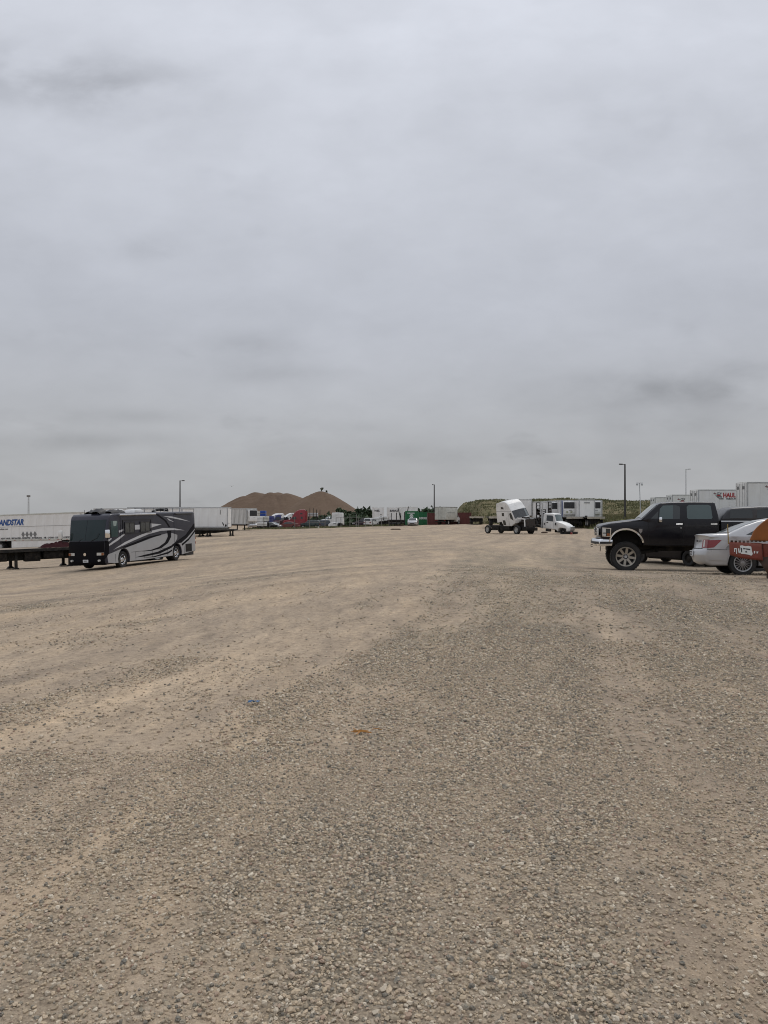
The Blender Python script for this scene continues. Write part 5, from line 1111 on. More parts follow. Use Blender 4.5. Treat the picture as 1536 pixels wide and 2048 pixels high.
for px, d, lab, dk in ((1150, 117, 'flatbed trailer tail below the blue striped refrigerated trailer', 1.45), (1192, 113, 'flatbed trailer tail nearest the grassy bank', 1.45), (953, 142, 'flatbed trailer tail by the oxide red container', 1.40), (994, 120, 'flatbed trailer tail half behind the hoodless sleeper cab', 1.40)):
    flatbed(lab, at(px, d), d, 84, 11.0, dk, group='flatbed trailers', legs=(8.2,), bogie_x=.9, end=True, z=pz(1033.5 if px > 1100 else 1033, d) - dk)

# ================================================================== trucks
def rails(t, x0, x1, z, parent_name='chassis'):
    b = MB()
    for s in (1, -1): b.box(x0, x1, s * .43 - .045, s * .43 + .045, z - .14, z + .14)
    for k in range(int((x1 - x0) / .9)): b.box(x0 + .2 + k * .9, x0 + .34 + k * .9, -.43, .43, z - .12, z + .1)
    return b.build(parent_name, 'black', t)
def cabtruck(name, label, paint, x, y, rz, roof=3.9, group=None, z=None, hood=True, sleeper=True, wheels=True, chassis=2.5, detail=False, glass='glass'):
    t = thing(name, label, 'truck', x, y, rz, group, z)
    W = 1.18
    def fn(x_, y_, z_):
        f = 1 - (.12 * ((z_ - 2.0) / 2.0) if z_ > 2.0 else 0)
        e = max(0, (x_ - .1) / 2.0); f *= 1 - .18 * e * e if e else 1
        return (x_ - .25 * (y_ / W) ** 2 * min(1, max(0, (x_ + .6) / 1.2)), y_ * f, z_ + .05 * (1 - (y_ / W) ** 2) * (z_ > 2.4))
    rear = -2.9 if sleeper else -1.35
    if roof > 3.2: top = [(rear, .95), (rear, roof - .12), (rear + .12, roof), (-1.7, roof - .02), (-1.1, roof - .28), (-.55, roof - .75), (-.22, 2.68)]
    else: top = [(rear, .95), (rear, roof - .1), (rear + .1, roof), (-.6, roof), (-.22, roof - .12)]
    ws = [(-.20, min(2.66, roof - .14)), (.10, 2.25), (.36, 1.92)]
    hd = [(.9, 1.86), (1.6, 1.72), (1.98, 1.52), (2.15, 1.1), (2.17, .62), (2.05, .52)]
    arch = arc(1.25, .5, .60, -5, 185, 12)
    shell('cab', top + ws + hd + arch + [(.45, .55), (-1.2, .6), (-1.25, .95)], W, fn, paint, t, bevel=.08, step=.3 if detail else .6, ystep=.4)
    strip('windscreen', ws, -.86, .86, W, fn, glass, t, off=.012)
    sidepanel('window', [(-1.05, 1.95), (-1.05, 2.55), (-.35, 2.5), (.12, 1.98)], W, fn, glass, t, off=.008, thick=.03, step=.6)
    if sleeper and roof > 3.2:
        sidepanel('window', [(-2.35, 2.05), (-2.35, 2.5), (-1.95, 2.5), (-1.95, 2.05)], W, fn, glass, t, off=.008, thick=.03, step=.6)
        sidepanel('window', [(-2.3, 3.0), (-2.3, 3.3), (-1.75, 3.25), (-1.85, 3.0)], W, fn, glass, t, off=.008, thick=.03, step=.6)
        MB().box(rear - .35, rear, -1.1, -1.06, 1.0, roof - .3).box(rear - .35, rear, 1.06, 1.1, 1.0, roof - .3).build('side_fairing', paint, t)
    MB().box(2.05, 2.2, -.55, .55, .8, 1.5).build('grille', 'chrome', t, bevel=.03)
    for s in (1, -1):
        MB().box(1.85, 2.08, s * .88 - .14, s * .88 + .14, 1.0, 1.22).build('headlight', 'clear_lens', t, bevel=.03)
        MB().box(.15, .30, s * 1.35 - .08, s * 1.35 + .08, 1.95, 2.45).build('mirror', 'plastic', t, bevel=.02)
        MB().cyl((-1.9, s * .95, .72), (-.2, s * .95, .72), .28, n=12).build('fuel_tank', 'alu', t)
    strip('bumper', [(2.17, .95), (2.19, .5)], -1, 1, W, fn, paint, t, off=.04)
    rails(t, rear - chassis, 1.6, .92)
    if wheels:
        for s in (1, -1):
            wheel(t, 1.25, s * 1.02, .5, .28, 'truck', s, simple=True)
            for xx in ((rear - chassis + .6, rear - chassis + 1.85) if chassis > 2 else ()): wheel(t, xx, s * .98, .5, .26, 'truck', s, simple=True, dual=True)
    return t
# white sleeper with its hood gone, leaning on its bare chassis
def hoodless():
    h = Vector((.50, -.866)).normalized(); rt = Vector((h.y, -h.x)); d = 88.0
    near = Vector((at(1034, d), d)); O = near - rt * 1.02
    t = thing('stripped_truck', 'white hoodless sleeper truck with leaning cab and bare chassis', 'truck', O.x, O.y, math.degrees(math.atan2(h.y, h.x)), z=-.50)
    rails(t, -6.3, 1.3, .86)
    for s in (1, -1):
        wheel(t, 0, s * 1.02, .515, .30, 'truck', s, tyre_mat='rubber', rim_mat='rim_white')
        wheel(t, -5.4, s * 1.0, .50, .26, 'truck', s, rim_mat='rim_white')
    MB().cyl((-5.4, -.9, .5), (-5.4, .9, .5), .11, n=10).build('axle', 'under', t)
    MB().cyl((0, -.9, .46), (0, .9, .46), .08, n=10).build('axle', 'under', t)
    MB().box(-4.6, -3.2, -1.05, -.5, .42, .95).box(-3.0, -1.3, -1.1, -.55, .35, .92).box(-3.0, -1.3, .55, 1.1, .35, .92).build('battery_boxes', 'under', t, bevel=.05)
    e = MB(); r = random.Random(2)
    e.box(-.9, .75, -.38, .38, .75, 1.75).box(-.6, .5, -.3, .3, 1.75, 1.98).cyl((.9, 0, 1.35), (1.0, 0, 1.35), .45, n=16).box(1.05, 1.22, -.62, .62, .75, 1.75)
    for k in range(14):
        p = Vector((r.uniform(-.8, .9), r.uniform(-.75, .75), r.uniform(.9, 1.8))); e.box(p.x, p.x + r.uniform(.1, .4), p.y, p.y + r.uniform(.1, .3), p.z, p.z + r.uniform(.1, .3))
    for k in range(8): e.tube([(r.uniform(-.5, .9), r.uniform(-.7, .7), r.uniform(.9, 1.9)) for _ in range(4)], .04)
    e.build('engine', 'engine', t)
    f = MB()
    for s in (1, -1): f.bar((-.35, s * .95, 1.9), (.95, s * .72, 1.75), .08, .12).bar((.95, s * .72, 1.75), (1.0, s * .7, .9), .09, .12)
    f.bar((-.3, -1.05, 1.80), (-.2, 1.05, 1.90), .12, .16).bar((.95, -.72, 1.75), (.95, .72, 1.75), .08, .10); f.build('hood_frame', 'white', t)
    MB().box(.75, 1.35, -.9, .9, .42, .80).build('front_crossmember', 'under', t, bevel=.05)
    W = 1.16
    def fn(x_, y_, z_):
        f_ = 1 - (.14 * ((z_ - 2.0) / 1.8) ** 1.2 if z_ > 2.0 else 0); e_ = max(0, (x_ + 1.2) / 1.6); f_ *= 1 - .10 * e_ * e_
        q = Matrix.Rotation(math.radians(11.0), 3, 'X') @ Vector((x_ - .18 * (y_ / W) ** 2 * min(1, e_), y_ * f_, z_ + .06 * (1 - (y_ / W) ** 2) * (z_ > 2.5) - 1.1))
        q = Matrix.Rotation(math.radians(1.5), 3, 'Y') @ q
        return (q.x, q.y, q.z + 1.18)
    top = [(-3.35, 1.35), (-3.35, 3.35), (-3.25, 3.62), (-2.6, 3.78), (-1.9, 3.84), (-1.55, 3.78), (-1.15, 3.52), (-.72, 3.02), (-.52, 2.80)]
    ws = [(-.52, 2.78), (-.27, 2.35), (-.04, 1.92)]
    cab = shell('cab', top + ws + [(.02, 1.80), (-.05, 1.40), (-.45, 1.22), (-.75, 1.04), (-2.25, 1.0), (-2.55, 1.5)], W, fn, 'white', t, bevel=.10, step=.3, ystep=.3)
    strip('windscreen', ws, -.97, .97, W, fn, 'glass_mesh', t, off=.014)
    strip('windscreen_corner', [(p[0] + .006, p[1]) for p in ws], .60, .88, W, fn, 'glass_grey', t, off=.018)
    dk = lambda nm, p: sidepanel(nm, p, W, fn, 'glass', t, off=.010, thick=.03, step=.3)
    dk('window', [(-.28, 1.72), (-.62, 1.86), (-.80, 1.95), (-.95, 2.42), (-.86, 2.60), (-.62, 2.56), (-.40, 2.2)])
    dk('window', [(-2.35, 2.18), (-2.35, 2.55), (-1.95, 2.55), (-1.95, 2.18)]); dk('window', [(-2.45, 3.0), (-2.45, 3.26), (-2.0, 3.20), (-1.95, 2.98)]); dk('hatch', [(-2.25, 1.12), (-2.3, 1.7), (-1.85, 1.7), (-1.75, 1.12)])
    sidepanel('door_gap', [(-1.15, .9), (-1.17, .9), (-1.17, 2.7), (-1.15, 2.7)], W, fn, 'gap', t, off=.004, thick=.01, step=.4)
    sidepanel('roof_seam', [(-3.3, 2.70), (-3.3, 2.73), (-.62, 2.76), (-.62, 2.73)], W, fn, 'grey_ink', t, off=.004, thick=.01, step=.4)
    q0 = fn(-3.42, -W, 2.0); b = MB().box(-3.52, -3.38, -1.1, 1.1, 2.05, 3.5); b.build('rear_fairing', 'black', t)
    MB().box(-4.3, -3.45, -.9, .9, 2.05, 2.2).build('catwalk_plate', 'deck_pale', t) if False else None
hoodless()
def daycab():
    h = Vector((.80, -.60)).normalized(); d = 89.0; c = Vector((at(1116, d), d))
    t = thing('day_cab_truck', 'white short cab truck sunk on its nose at the end of a bare frame', 'truck', c.x, c.y, math.degrees(math.atan2(h.y, h.x)), z=-.50, pitch=-3)
    W = 1.05
    def fn(x_, y_, z_):
        f = 1 - (.10 * ((z_ - 1.45) / .9) if z_ > 1.45 else 0); e = max(0, (x_ - .1) / 1.7); f *= 1 - .14 * e * e
        return (x_ - .22 * (y_ / W) ** 2 * min(1, max(0, x_ + .3)), y_ * f, z_ + .05 * (1 - (y_ / W) ** 2) * (z_ > 1.2))
    top = [(-1.45, .62), (-1.47, 2.15), (-1.38, 2.32), (-.8, 2.38), (-.30, 2.36), (-.14, 2.28)]; ws = [(-.14, 2.28), (.06, 1.85), (.24, 1.47)]
    hd = [(.55, 1.44), (1.1, 1.30), (1.55, 1.08), (1.72, .86), (1.75, .50), (1.62, .36)]
    shell('cab', top + ws[1:] + hd + arc(1.02, .30, .50, 8, 172, 10) + [(.3, .55), (-.6, .58)], W, fn, 'white', t, bevel=.07, step=.25, ystep=.3)
    strip('windscreen', [(-.11, 2.22), (.06, 1.865), (.22, 1.52)], -.88, .88, W, fn, 'glass_teal', t, off=.012)
    sidepanel('window', [(-1.05, 1.52), (-1.05, 2.14), (-.35, 2.14), (-.22, 1.95), (-.20, 1.46)], W, fn, 'glass', t, off=.010, thick=.03, step=.3)
    for x in (-1.13, -.08): sidepanel('door_gap', [(x, .68), (x - .015, .68), (x - .015, 2.2), (x, 2.2)], W, fn, 'gap', t, off=.005, thick=.01, step=.4)
    sidepanel('door_handle', [(-1.02, 1.28), (-.82, 1.28), (-.82, 1.36), (-1.02, 1.36)], W, fn, 'plastic', t, off=.03, thick=.04, step=.4)
    sidepanel('vent', [(-1.32, 1.0), (-1.22, 1.0), (-1.22, 1.25), (-1.32, 1.25)], W, fn, 'plastic', t, off=.012, thick=.03, step=.4)
    gr = MB().box(1.62, 1.80, -.52, .52, .52, 1.0).build('grille', 'alu', t, bevel=.05)
    for k in range(4): MB().box(1.79, 1.815, -.48, .48, .57 + k * .11, .61 + k * .11).build('bar', 'plastic', gr)
    for s in (1, -1):
        sidepanel('headlight', [(1.62, .62), (1.25, .72), (1.30, .80), (1.60, .74)], W, fn, 'glass', t, off=.012, thick=.03, sides=(s,), step=.3)
        MB().box(.12, .24, s * 1.22 - .07, s * 1.22 + .07, 1.05, 1.35).build('mirror', 'plastic', t, bevel=.02)
        wheel(t, 1.02, s * .86, .40, .26, 'truck', s, rim_mat='under')
    MB().box(1.35, 2.0, -1.0, 1.0, .05, .40).build('torn_bumper', 'under', t, bevel=.06)
    MB().box(1.9, 2.1, -1.0, -.75, .1, .35).build('tail_light', 'red_lens', t, bevel=.03)
    MB().box(-.2, 1.6, -.5, .5, .2, .95).build('engine', 'under', t)
    b = MB()
    for s in (1, -1): b.bar((.8, s * .42, .55), (-7.0, s * .42, 1.15), .10, .26)
    for k in range(7): b.bar((-1.2 - k * .9, -.42, .70 + k * .07), (-1.2 - k * .9, .42, .70 + k * .07), .10, .2)
    b.build('chassis', 'black', t)
    st = MB().cyl((-1.72, -.85, .6), (-1.72, -.85, 3.35), .075, n=10).tube([(-1.72, -.85, 3.3), (-1.74, -.87, 3.5), (-1.86, -.93, 3.6)], .07, 8); st.build('exhaust_stack', 'alu', t)
    MB().box(-1.62, -1.5, -.95, -.75, .6, 2.2).build('stack_guard', 'alu', t)
    MB().box(-1.1, -.5, -1.05, -.75, .28, .60).build('step_tank', 'engine', t, bevel=.05)
daycab()
def boxtruck():
    th = math.radians(27); h = Vector((math.sin(th), math.cos(th))); d = 155.0; lf = Vector((-h.y, h.x))
    c = Vector((at(881, d), d))
    t = thing('box_truck', 'white box truck parked in front of the oxide red container', 'truck', c.x, c.y, math.degrees(math.atan2(h.y, h.x)))
    b = MB().box(0, 6.1, -1.25, 1.25, 1.0, 3.55).build('box', 'offwhite', t, bevel=.03)
    for s in (1, -1):
        p = MB().box(-.04, .0, s * .03, s * 1.2, 1.05, 3.45).build('door', 'offwhite', t); MB().cyl((-.07, s * .35, 1.05), (-.07, s * .35, 3.4), .02, n=6).build('lock_rod', 'galv', p)
    MB().box(-.02, 6.12, -1.28, 1.28, 3.5, 3.60).build('roof_rail', 'galv', t); MB().box(.6, 4.6, -1.262, -1.25, 2.36, 2.44).build('side_stripe', 'ink', t)
    W = 1.0
    def fn(x_, y_, z_): return (x_, y_ * (1 - (.12 * (z_ - 1.5) if z_ > 1.5 else 0)), z_)
    shell('cab', [(6.3, .6), (6.3, 2.25), (6.9, 2.25), (7.45, 1.5), (8.3, 1.35), (8.4, .6)], W, fn, 'white', t, bevel=.06, step=.5)
    sidepanel('window', [(6.55, 1.5), (6.55, 2.1), (6.9, 2.1), (7.25, 1.5)], W, fn, 'glass', t, off=.008, thick=.03, step=.5); strip('windscreen', [(6.95, 2.18), (7.2, 1.86), (7.42, 1.55)], -.85, .85, W, fn, 'glass', t, off=.01)
    rails(t, .3, 8.0, .85)
    for s in (1, -1):
        wheel(t, 1.6, s * 1.0, .46, .26, 'truck', s, simple=True, dual=True); wheel(t, 7.5, s * .92, .46, .26, 'truck', s, simple=True)
        MB().box(-.1, -.02, s * .95 - .1, s * .95 + .1, .8, .95).build('tail_light', 'red_lens', t)
    MB().box(-.12, .1, -1.1, 1.1, .55, .75).build('rear_bumper', 'black', t); MB().box(3.0, 4.6, -1.05, -.5, .45, .9).build('tool_box', 'under', t)
boxtruck()
# ---- shipping containers
def container(label, x, y, rz, L, mat, group, z=None, H_=2.6, letters=None, mark=False):
    t = thing('shipping_container', label, 'container', x, y, rz, group, z); W = 1.22
    p = .28; pts = []; k = 0; xx = .12
    while xx + p <= L - .12: pts += [(xx, 0), (xx + p * .25, 0), (xx + p * .5, .04), (xx + p * .75, .04)]; xx += p
    pts.append((L - .12, 0))
    for s in (1, -1):
        b = MB().grid([[(a, s * (W - .05 + q), zz) for a, q in pts] for zz in (.16, H_ - .12)]); b.build('corrugated_side', mat, t, smooth=20)
    b = MB()
    for xx in (0, L - .14):
        for s in (1, -1): b.box(xx, xx + .14, s * (W - .06) - .07, s * (W - .06) + .07, 0, H_)
    for zz in (0, H_ - .13):
        for s in (1, -1): b.box(.14, L - .14, s * (W - .05) - .05, s * (W - .05) + .05, zz, zz + .14)
        b.box(0, .12, -W, W, zz, zz + .14).box(L - .12, L, -W, W, zz, zz + .14)
    b.build('frame', mat, t); MB().box(.05, L - .05, -W + .05, W - .05, H_ - .05, H_ - .01).box(.05, L - .05, -W + .05, W - .05, .05, .12).build('roof', mat, t)
    for s in (1, -1):
        d = MB().box(.0, .06, s * .02, s * (W - .1), .15, H_ - .13).build('door', mat, t)
        for yy in (.35, .85): MB().cyl((-.04, s * yy, .15), (-.04, s * yy, H_ - .1), .022, n=6).build('lock_rod', 'galv' if not mark else mat, d)
    MB().box(L - .06, L - .01, -W + .1, W - .1, .15, H_ - .13).build('end_wall', mat, t)
    return t
c1 = container('green container end with white ring mark behind the pale sedan', at(823, 147), 147.0, 86, 6.06, 'cont_green', 'shipping containers', z=pz(1049.5, 147) - .0, mark=True)
rg = MB().lathe([(.21, -.01), (.38, -.01), (.38, .01), (.21, .01)], n=28); rg.build('ring_mark', 'white_ink', c1, loc=(-.03, 0, 1.62), rot=(0, 0, RX))
MB().cyl((-.05, 0, 1.58), (-.02, 0, 1.58), .10, n=10).prism([(-.05, 1.6), (-.02, 1.6), (-.02, 1.82), (-.05, 1.82)], -.04, .04).build('drop_mark', 'white_ink', c1)
text('lettering', 'EVERGREEN', .26, c1, 'white_ink', (-.06, .78, 2.12), (RX, 0, -RX), 0, .01)
c2 = container('green container side with white EVERGREEN lettering', at(833, 166), 167.2, 0, 6.06, 'cont_green', 'shipping containers', z=pz(1050, 166), H_=2.75)
text('lettering', 'EVERGREEN', .62, c2, 'white_ink', (.55, -1.235, 1.25), (RX, 0, 0), 0, .02, sx=.62)
container('oxide red container behind the white box truck', at(855.5, 161.5) , 163, 0, 9.2, 'cont_red', 'shipping containers', z=pz(1050, 162), H_=2.6)
# ================================================================== far yard: cars, cabs and scrap
G = 'wrecks behind the yard fence'
cabtruck('semi_truck', 'tall red sleeper truck facing left among the wrecks', 'cab_red', at(583, 160), 160, 184, 3.95, G, chassis=.6)
cabtruck('semi_truck', 'white sleeper truck behind the red truck hood', 'white', at(566, 172), 172, 200, 3.55, G, chassis=.6)
cabtruck('semi_truck', 'dark blue day cab truck beside the stacked white boxes', 'blue_cab', at(547, 160), 160.5, 196, 2.95, G, sleeper=False, chassis=1.5)
cabtruck('semi_truck', 'maroon day cab wedged between the blue and red trucks', 'maroon', at(559, 159), 160, 240, 2.3, G, sleeper=False, chassis=.8)
cabtruck('semi_truck', 'white sleeper truck far behind the blue day cab', 'white', at(541, 178), 178, 215, 3.6, G, chassis=.6)
carlike('wagon', 'dark green wagon wreck on a bare steel wheel', 'car', at(620, 157), 157, 178, 'green_car', 'suv', G, wheel_mat='rim_white')
carlike('wagon', 'blue grey van wreck behind the dark green wagon', 'car', at(641, 160.5), 161, 185, 'grey_blue', 'suv', G)
carlike('car', 'pale wrecked sedan with crumpled bonnet by the blue truck', 'car', at(545, 156.5), 156.5, -25, 'sedan', 'sedan', G, glass='glass_grey')
carlike('car', 'faded red wreck under the nose of the red truck', 'car', at(578, 156.5), 156.2, 165, 'red_fade', 'sedan', G)
cabtruck('semi_truck', 'pale day cab roof showing over the blue grey van', 'white', at(654, 167), 167, 205, 2.45, G, sleeper=False, chassis=1.0, glass='glass_teal')
cabtruck('semi_truck', 'white truck cab turned away beside the dark tree belt', 'white', at(677, 163), 163, 88, 3.15, G, chassis=.6)
def scrap_front(label, px, d, rz):
    t = thing('truck_front_end', label, 'wreck', at(px, d), d, rz, G)
    W = .95; fn = lambda x, y, z: (x, y * (1 - .1 * max(0, z - .6)), z)
    shell('wing', [(-1.0, .35), (-1.0, 1.05), (-.3, 1.12), (.45, 1.0), (.8, .7), (.85, .3), (.4, .3)], W, fn, 'white', t, bevel=.05, step=.4)
    MB().box(-.7, -.2, W - .01, W + .02, .75, .9).build('dark_vent', 'plastic', t)
    for s in (1, -1): wheel(t, -1.55, s * .8, .50, .28, 'truck', s, simple=True, rim_mat='under')
    MB().bar((-1.0, .4, .6), (-4.2, .4, .35), .1, .2).bar((-1.0, -.4, .6), (-4.2, -.4, .35), .1, .2).build('chassis', 'under', t)
    return t
scrap_front('white truck front end with one big black wheel by the fence', 665, 154.5, 182)
carlike('car', 'white car tail on by the wire fence, grey window band', 'car', at(742, 152), 154, 68, 'white', 'suv', G, z=gz(at(742, 152), 153))
carlike('car', 'dark purple car behind the wire fence', 'car', at(726, 158), 158, 178, 'purple', 'suv', G)
carlike('car', 'pale sedan nose on in front of the green container', 'car', at(827, 142.5), 144.4, -97, 'sedan', 'sedan', 'cars by the containers', z=gz(at(827, 143), 143))
MB_ = None
def stack_body(label, px, d, w_, h_, zb, mat, name='truck_box', dd=1.8, rz=0, feet=True, cat='box'):
    t = thing(name, label, cat, at(px, d), d, rz, 'boxes and tanks among the wrecks')
    o = MB().box(-w_ / 2, w_ / 2, -dd / 2, dd / 2, zb, zb + h_).build('box', mat, t, bevel=.05)
    MB().box(-w_ / 2 - .02, w_ / 2 + .02, -dd / 2 - .02, dd / 2 + .02, zb + h_ * .46, zb + h_ * .52).build('band', 'galv', t)
    MB().box(-w_ / 2 + .1, w_ / 2 - .1, -dd / 2 - .015, -dd / 2, zb + h_ * .60, zb + h_ * .9).build('hatch', mat, t, bevel=.01)
    if feet:
        b = MB()
        for sx in (-1, 1):
            for sy in (-1, 1): b.box(sx * (w_ / 2 - .12) - .07, sx * (w_ / 2 - .12) + .07, sy * (dd / 2 - .12) - .07, sy * (dd / 2 - .12) + .07, 0, zb)
        b.build('legs', 'black', t)
    return t
stack_body('white service body with dark shelf gap behind the grimy refrigerated trailer', 522, 155, 1.35, 1.1, 1.55, 'white')
stack_body('cream service body beside the wooden fence post', 532.5, 154.8, .95, 1.0, 1.6, 'offwhite')
stack_body('lower white truck deck box under the service bodies', 525, 154.2, 1.9, .75, .65, 'white')
stack_body('pale square tank on the far stack', 517.5, 168, .95, .95, 2.9, 'offwhite', 'liquid_tank', cat='tank')
stack_body('bright blue square tank on the far stack', 526.5, 168, 1.15, 1.15, 2.85, 'blue_bright', 'liquid_tank', cat='tank')
for k, (px, w_) in enumerate(((754, 1.0), (763.5, 1.0), (770, .95))):
    stack_body(('left', 'middle', 'right')[k] + ' one of three white boxes behind the wire fence', px, 157, w_, .95, .95 + .1 * k, 'white')
carlike('car', 'dark wreck without a nose between the red truck and the wooden post', 'car', at(600, 166), 167, 160, 'plastic', 'suv', G, wheel_mat='under')
def tyre_pile(label, px, d, n, seed):
    t = thing('tyre_pile', label, 'tyres', at(px, d), d, 0, 'tyre piles'); r = random.Random(seed)
    p = MB().lathe([(.28, -.13), (.46, -.14), (.52, -.08), (.52, .08), (.46, .14), (.28, .13)], n=18).build('tyre', 'rubber', t, loc=(0, 0, .14), rot=(RX, 0, 0))
    for k in range(1, n): share(p, t, (r.uniform(-.9, .9), r.uniform(-.4, .4), .14 + .27 * (k // 3)), (RX + r.uniform(-.3, .3), r.uniform(-.2, .2), r.uniform(0, 3)))
tyre_pile('pile of old tyres at the foot of the blue truck', 551, 155, 8, 1)
tyre_pile('pile of old tyres between the green wagon and the white truck front', 651, 155, 7, 2)
tyre_pile('pile of old tyres below the white service bodies', 516, 154, 7, 3)
tyre_pile('pile of old tyres by the steel stakes', 787, 153, 6, 4)
stack_body('blue plastic covered load beside the blue truck cab', 539.5, 158, 1.5, 1.6, 1.1, 'blue_cab', 'covered_load', cat='load')
stack_body('dark steel skip behind the white boxes of the wire fence', 764, 160, 3.4, 1.1, .15, 'under', 'steel_skip', feet=False, cat='skip')
stack_body('dark steel tank trailer hulk under the lettered trailer', 795, 158, 3.4, 1.0, .2, 'under', 'steel_hulk', feet=False, cat='scrap')
# pallet racking and posts behind the green wagon
def rack(label, px0, px1, d, ztop, mat='black', n=5, cat='rack'):
    x0, x1 = at(px0, d), at(px1, d); t = thing('steel_rack', label, cat, (x0 + x1) / 2, d, 0, 'steel racks'); L = x1 - x0; r = random.Random(px0)
    for k in range(n):
        xx = -L / 2 + L * k / (n - 1); MB().box(xx - .06, xx + .06, -.06, .06, 0, ztop * r.uniform(.88, 1.08)).build('post', mat, t)
    for zz in (ztop * .45, ztop * .75): MB().box(-L / 2, L / 2, -.04, .04, zz - .04, zz + .04).build('rail', mat, t)
    return t
rack('dark steel rack with white panels behind the green wagon', 613, 640, 163, 4.1)
tk = stack_body('row of white curved panels in the dark rack', 626, 164.2, 2.1, .75, 2.55, 'white', 'panel_bundle', dd=.8, feet=True, cat='panels')
# tractor frames standing before the mound trailers
def tower(label, px, d, w_, ztop):
    t = thing('tractor_frame', label, 'truck frame', at(px, d), d, 0, 'tractor frames before the mound')
    for s in (1, -1): MB().box(s * w_ / 2 - .06, s * w_ / 2 + .06, -.08, .08, 0, ztop).build('upright', 'black', t)
    for k in range(7): MB().box(-w_ / 2, w_ / 2, -.05, .05, 1.0 + k * (ztop - 1.1) / 6, 1.1 + k * (ztop - 1.1) / 6).build('rung', 'black', t)
    r = random.Random(px)
    b = MB()
    for k in range(9): b.box(*(lambda a, c_: (a, a + .35, -.3, .1, c_, c_ + .35))(r.uniform(-w_ * .8, w_ * .6), r.uniform(.6, ztop * .7)))
    b.build('fittings', 'engine', t)
    MB().box(-w_, w_, .2, 3.2, .55, 1.05).build('chassis', 'under', t, bevel=.04)
    for s in (1, -1): wheel(t, s * (w_ + .1), 1.2, .48, .3, 'truck', s, simple=True) if False else None
    for s in (1, -1):
        ww = wheel(t, 0, 0, .48, .3, 'truck', 1, simple=True, rim_mat='under'); ww.location = (s * (w_ + .2), 1.0, .48); ww.rotation_euler = (0, 0, RX)
    return t
tower('taller dark tractor frame with ladder in front of the white trailer nose', 1076.5, 126, .55, 4.0)
tower('dark tractor frame with ladder beside the exhaust stack', 1099.5, 126, .45, 4.1)
tower('low dark tractor frame between the two ladder frames', 1087, 125, .60, 2.9)
# ---- fence
def fence(label, d, posts, rails_, mat='timber', group='yard fences'):
    xs = [at(p[0], d) for p in posts]; t = thing('yard_fence', label, 'fence', xs[0], d, 0, group)
    for (px, top) in posts:
        x = at(px, d); g = gz(x, d); MB().cyl((x - xs[0], 0, g - t.location.z - .1), (x - xs[0] + random.uniform(-.05, .05), 0, pz(top, d) - t.location.z), .07, .06, 7).build('post', mat, t)
    for (pa, ya, pb, yb) in rails_: MB().cyl((at(pa, d) - xs[0], -.02, pz(ya, d) - t.location.z), (at(pb, d) - xs[0], -.02, pz(yb, d) - t.location.z), .03, n=6).build('rail', 'galv', t)
fence('row of timber fence posts with wire in front of the wrecks', 151, [(497, 1038), (528, 1034), (559, 1040), (589.5, 1033), (619, 1040), (650, 1036)], [(497, 1044, 528, 1044), (528, 1044, 589, 1044), (589, 1044, 650, 1045)])
fence('steel pipe fence between the white cab and the white car', 150, [(672, 1036), (682, 1034), (700, 1029), (713, 1028), (717, 1036), (731, 1040), (745, 1041), (763, 1036), (778, 1033)], [(672, 1035, 700, 1035.5), (700, 1035.5, 745, 1036), (745, 1036, 778, 1036.5), (700, 1045, 745, 1044)], 'galv')
for k, (px, top, lean, lab) in enumerate(((782.5, 1026, 0, 'tall steel stake before the lettered trailer'), (792.8, 1025, 0, 'tall steel stake left of the leaning pole'), (801.5, 1026, 0, 'tall steel stake near the green container'), (796, 1016, .9, 'long leaning pole against the white trailer side'), (817, 1013, -.7, 'long leaning pole over the green container'), (809, 1024, 0, 'dark post beside the green container end'))):
    d = 150 + (4 if lean else 0); t = thing('steel_stake', lab, 'stake', at(px, d), d, 0, 'steel stakes by the trailers'); h_ = pz(top, d) - t.location.z
    MB().cyl((lean, 0, 0), (0, .4 * bool(lean), h_), .09, .08, 7).build('stake_shaft', 'black', t); MB().box(-.12 + lean, .12 + lean, -.12, .12, 0, .05).build('base_plate', 'black', t)
# ---- lamp posts
def lamp(label, px, d, top, arm, mat='pole_dark', base=None, r=.09, armlen=1.0, head=True):
    t = thing('lamp_post', label, 'lamp post', at(px, d), d, 0, 'lamp posts', z=base); h_ = pz(top, d) - t.location.z
    MB().cyl((0, 0, -.5), (0, 0, h_), r * 1.2, r * .8, 10).build('pole', mat, t); MB().cyl((0, 0, 0), (0, 0, .5), r * 2.2, r * 2.0, 10).build('base', mat, t)
    MB().bar((0, 0, h_ - .08), (arm * armlen, 0, h_ - .02), .08, .08).build('arm', mat, t)
    MB().prism([(arm * armlen * .45, h_ - .12), (arm * armlen, h_ - .10), (arm * armlen, h_ + .06), (arm * armlen * .45, h_ + .04)], -.18, .18).build('lamp_head', mat, t)
lamp('dark lamp post behind the motorhome roof', 360, 150, 961, 1, r=.13, armlen=.85)
lamp('dark lamp post rising behind the box truck', 868.5, 175, 969, -1, r=.14, armlen=.5)
lamp('dark lamp post on the grass beside the pickup bonnet', 1250, 115, 928, -1, base=.9, r=.13, armlen=.85)
lamp('tall pale lamp post behind the red lettered trailers', 1372, 170, 938, 1, 'pole_pale', base=1.0, r=.10, armlen=1.0)
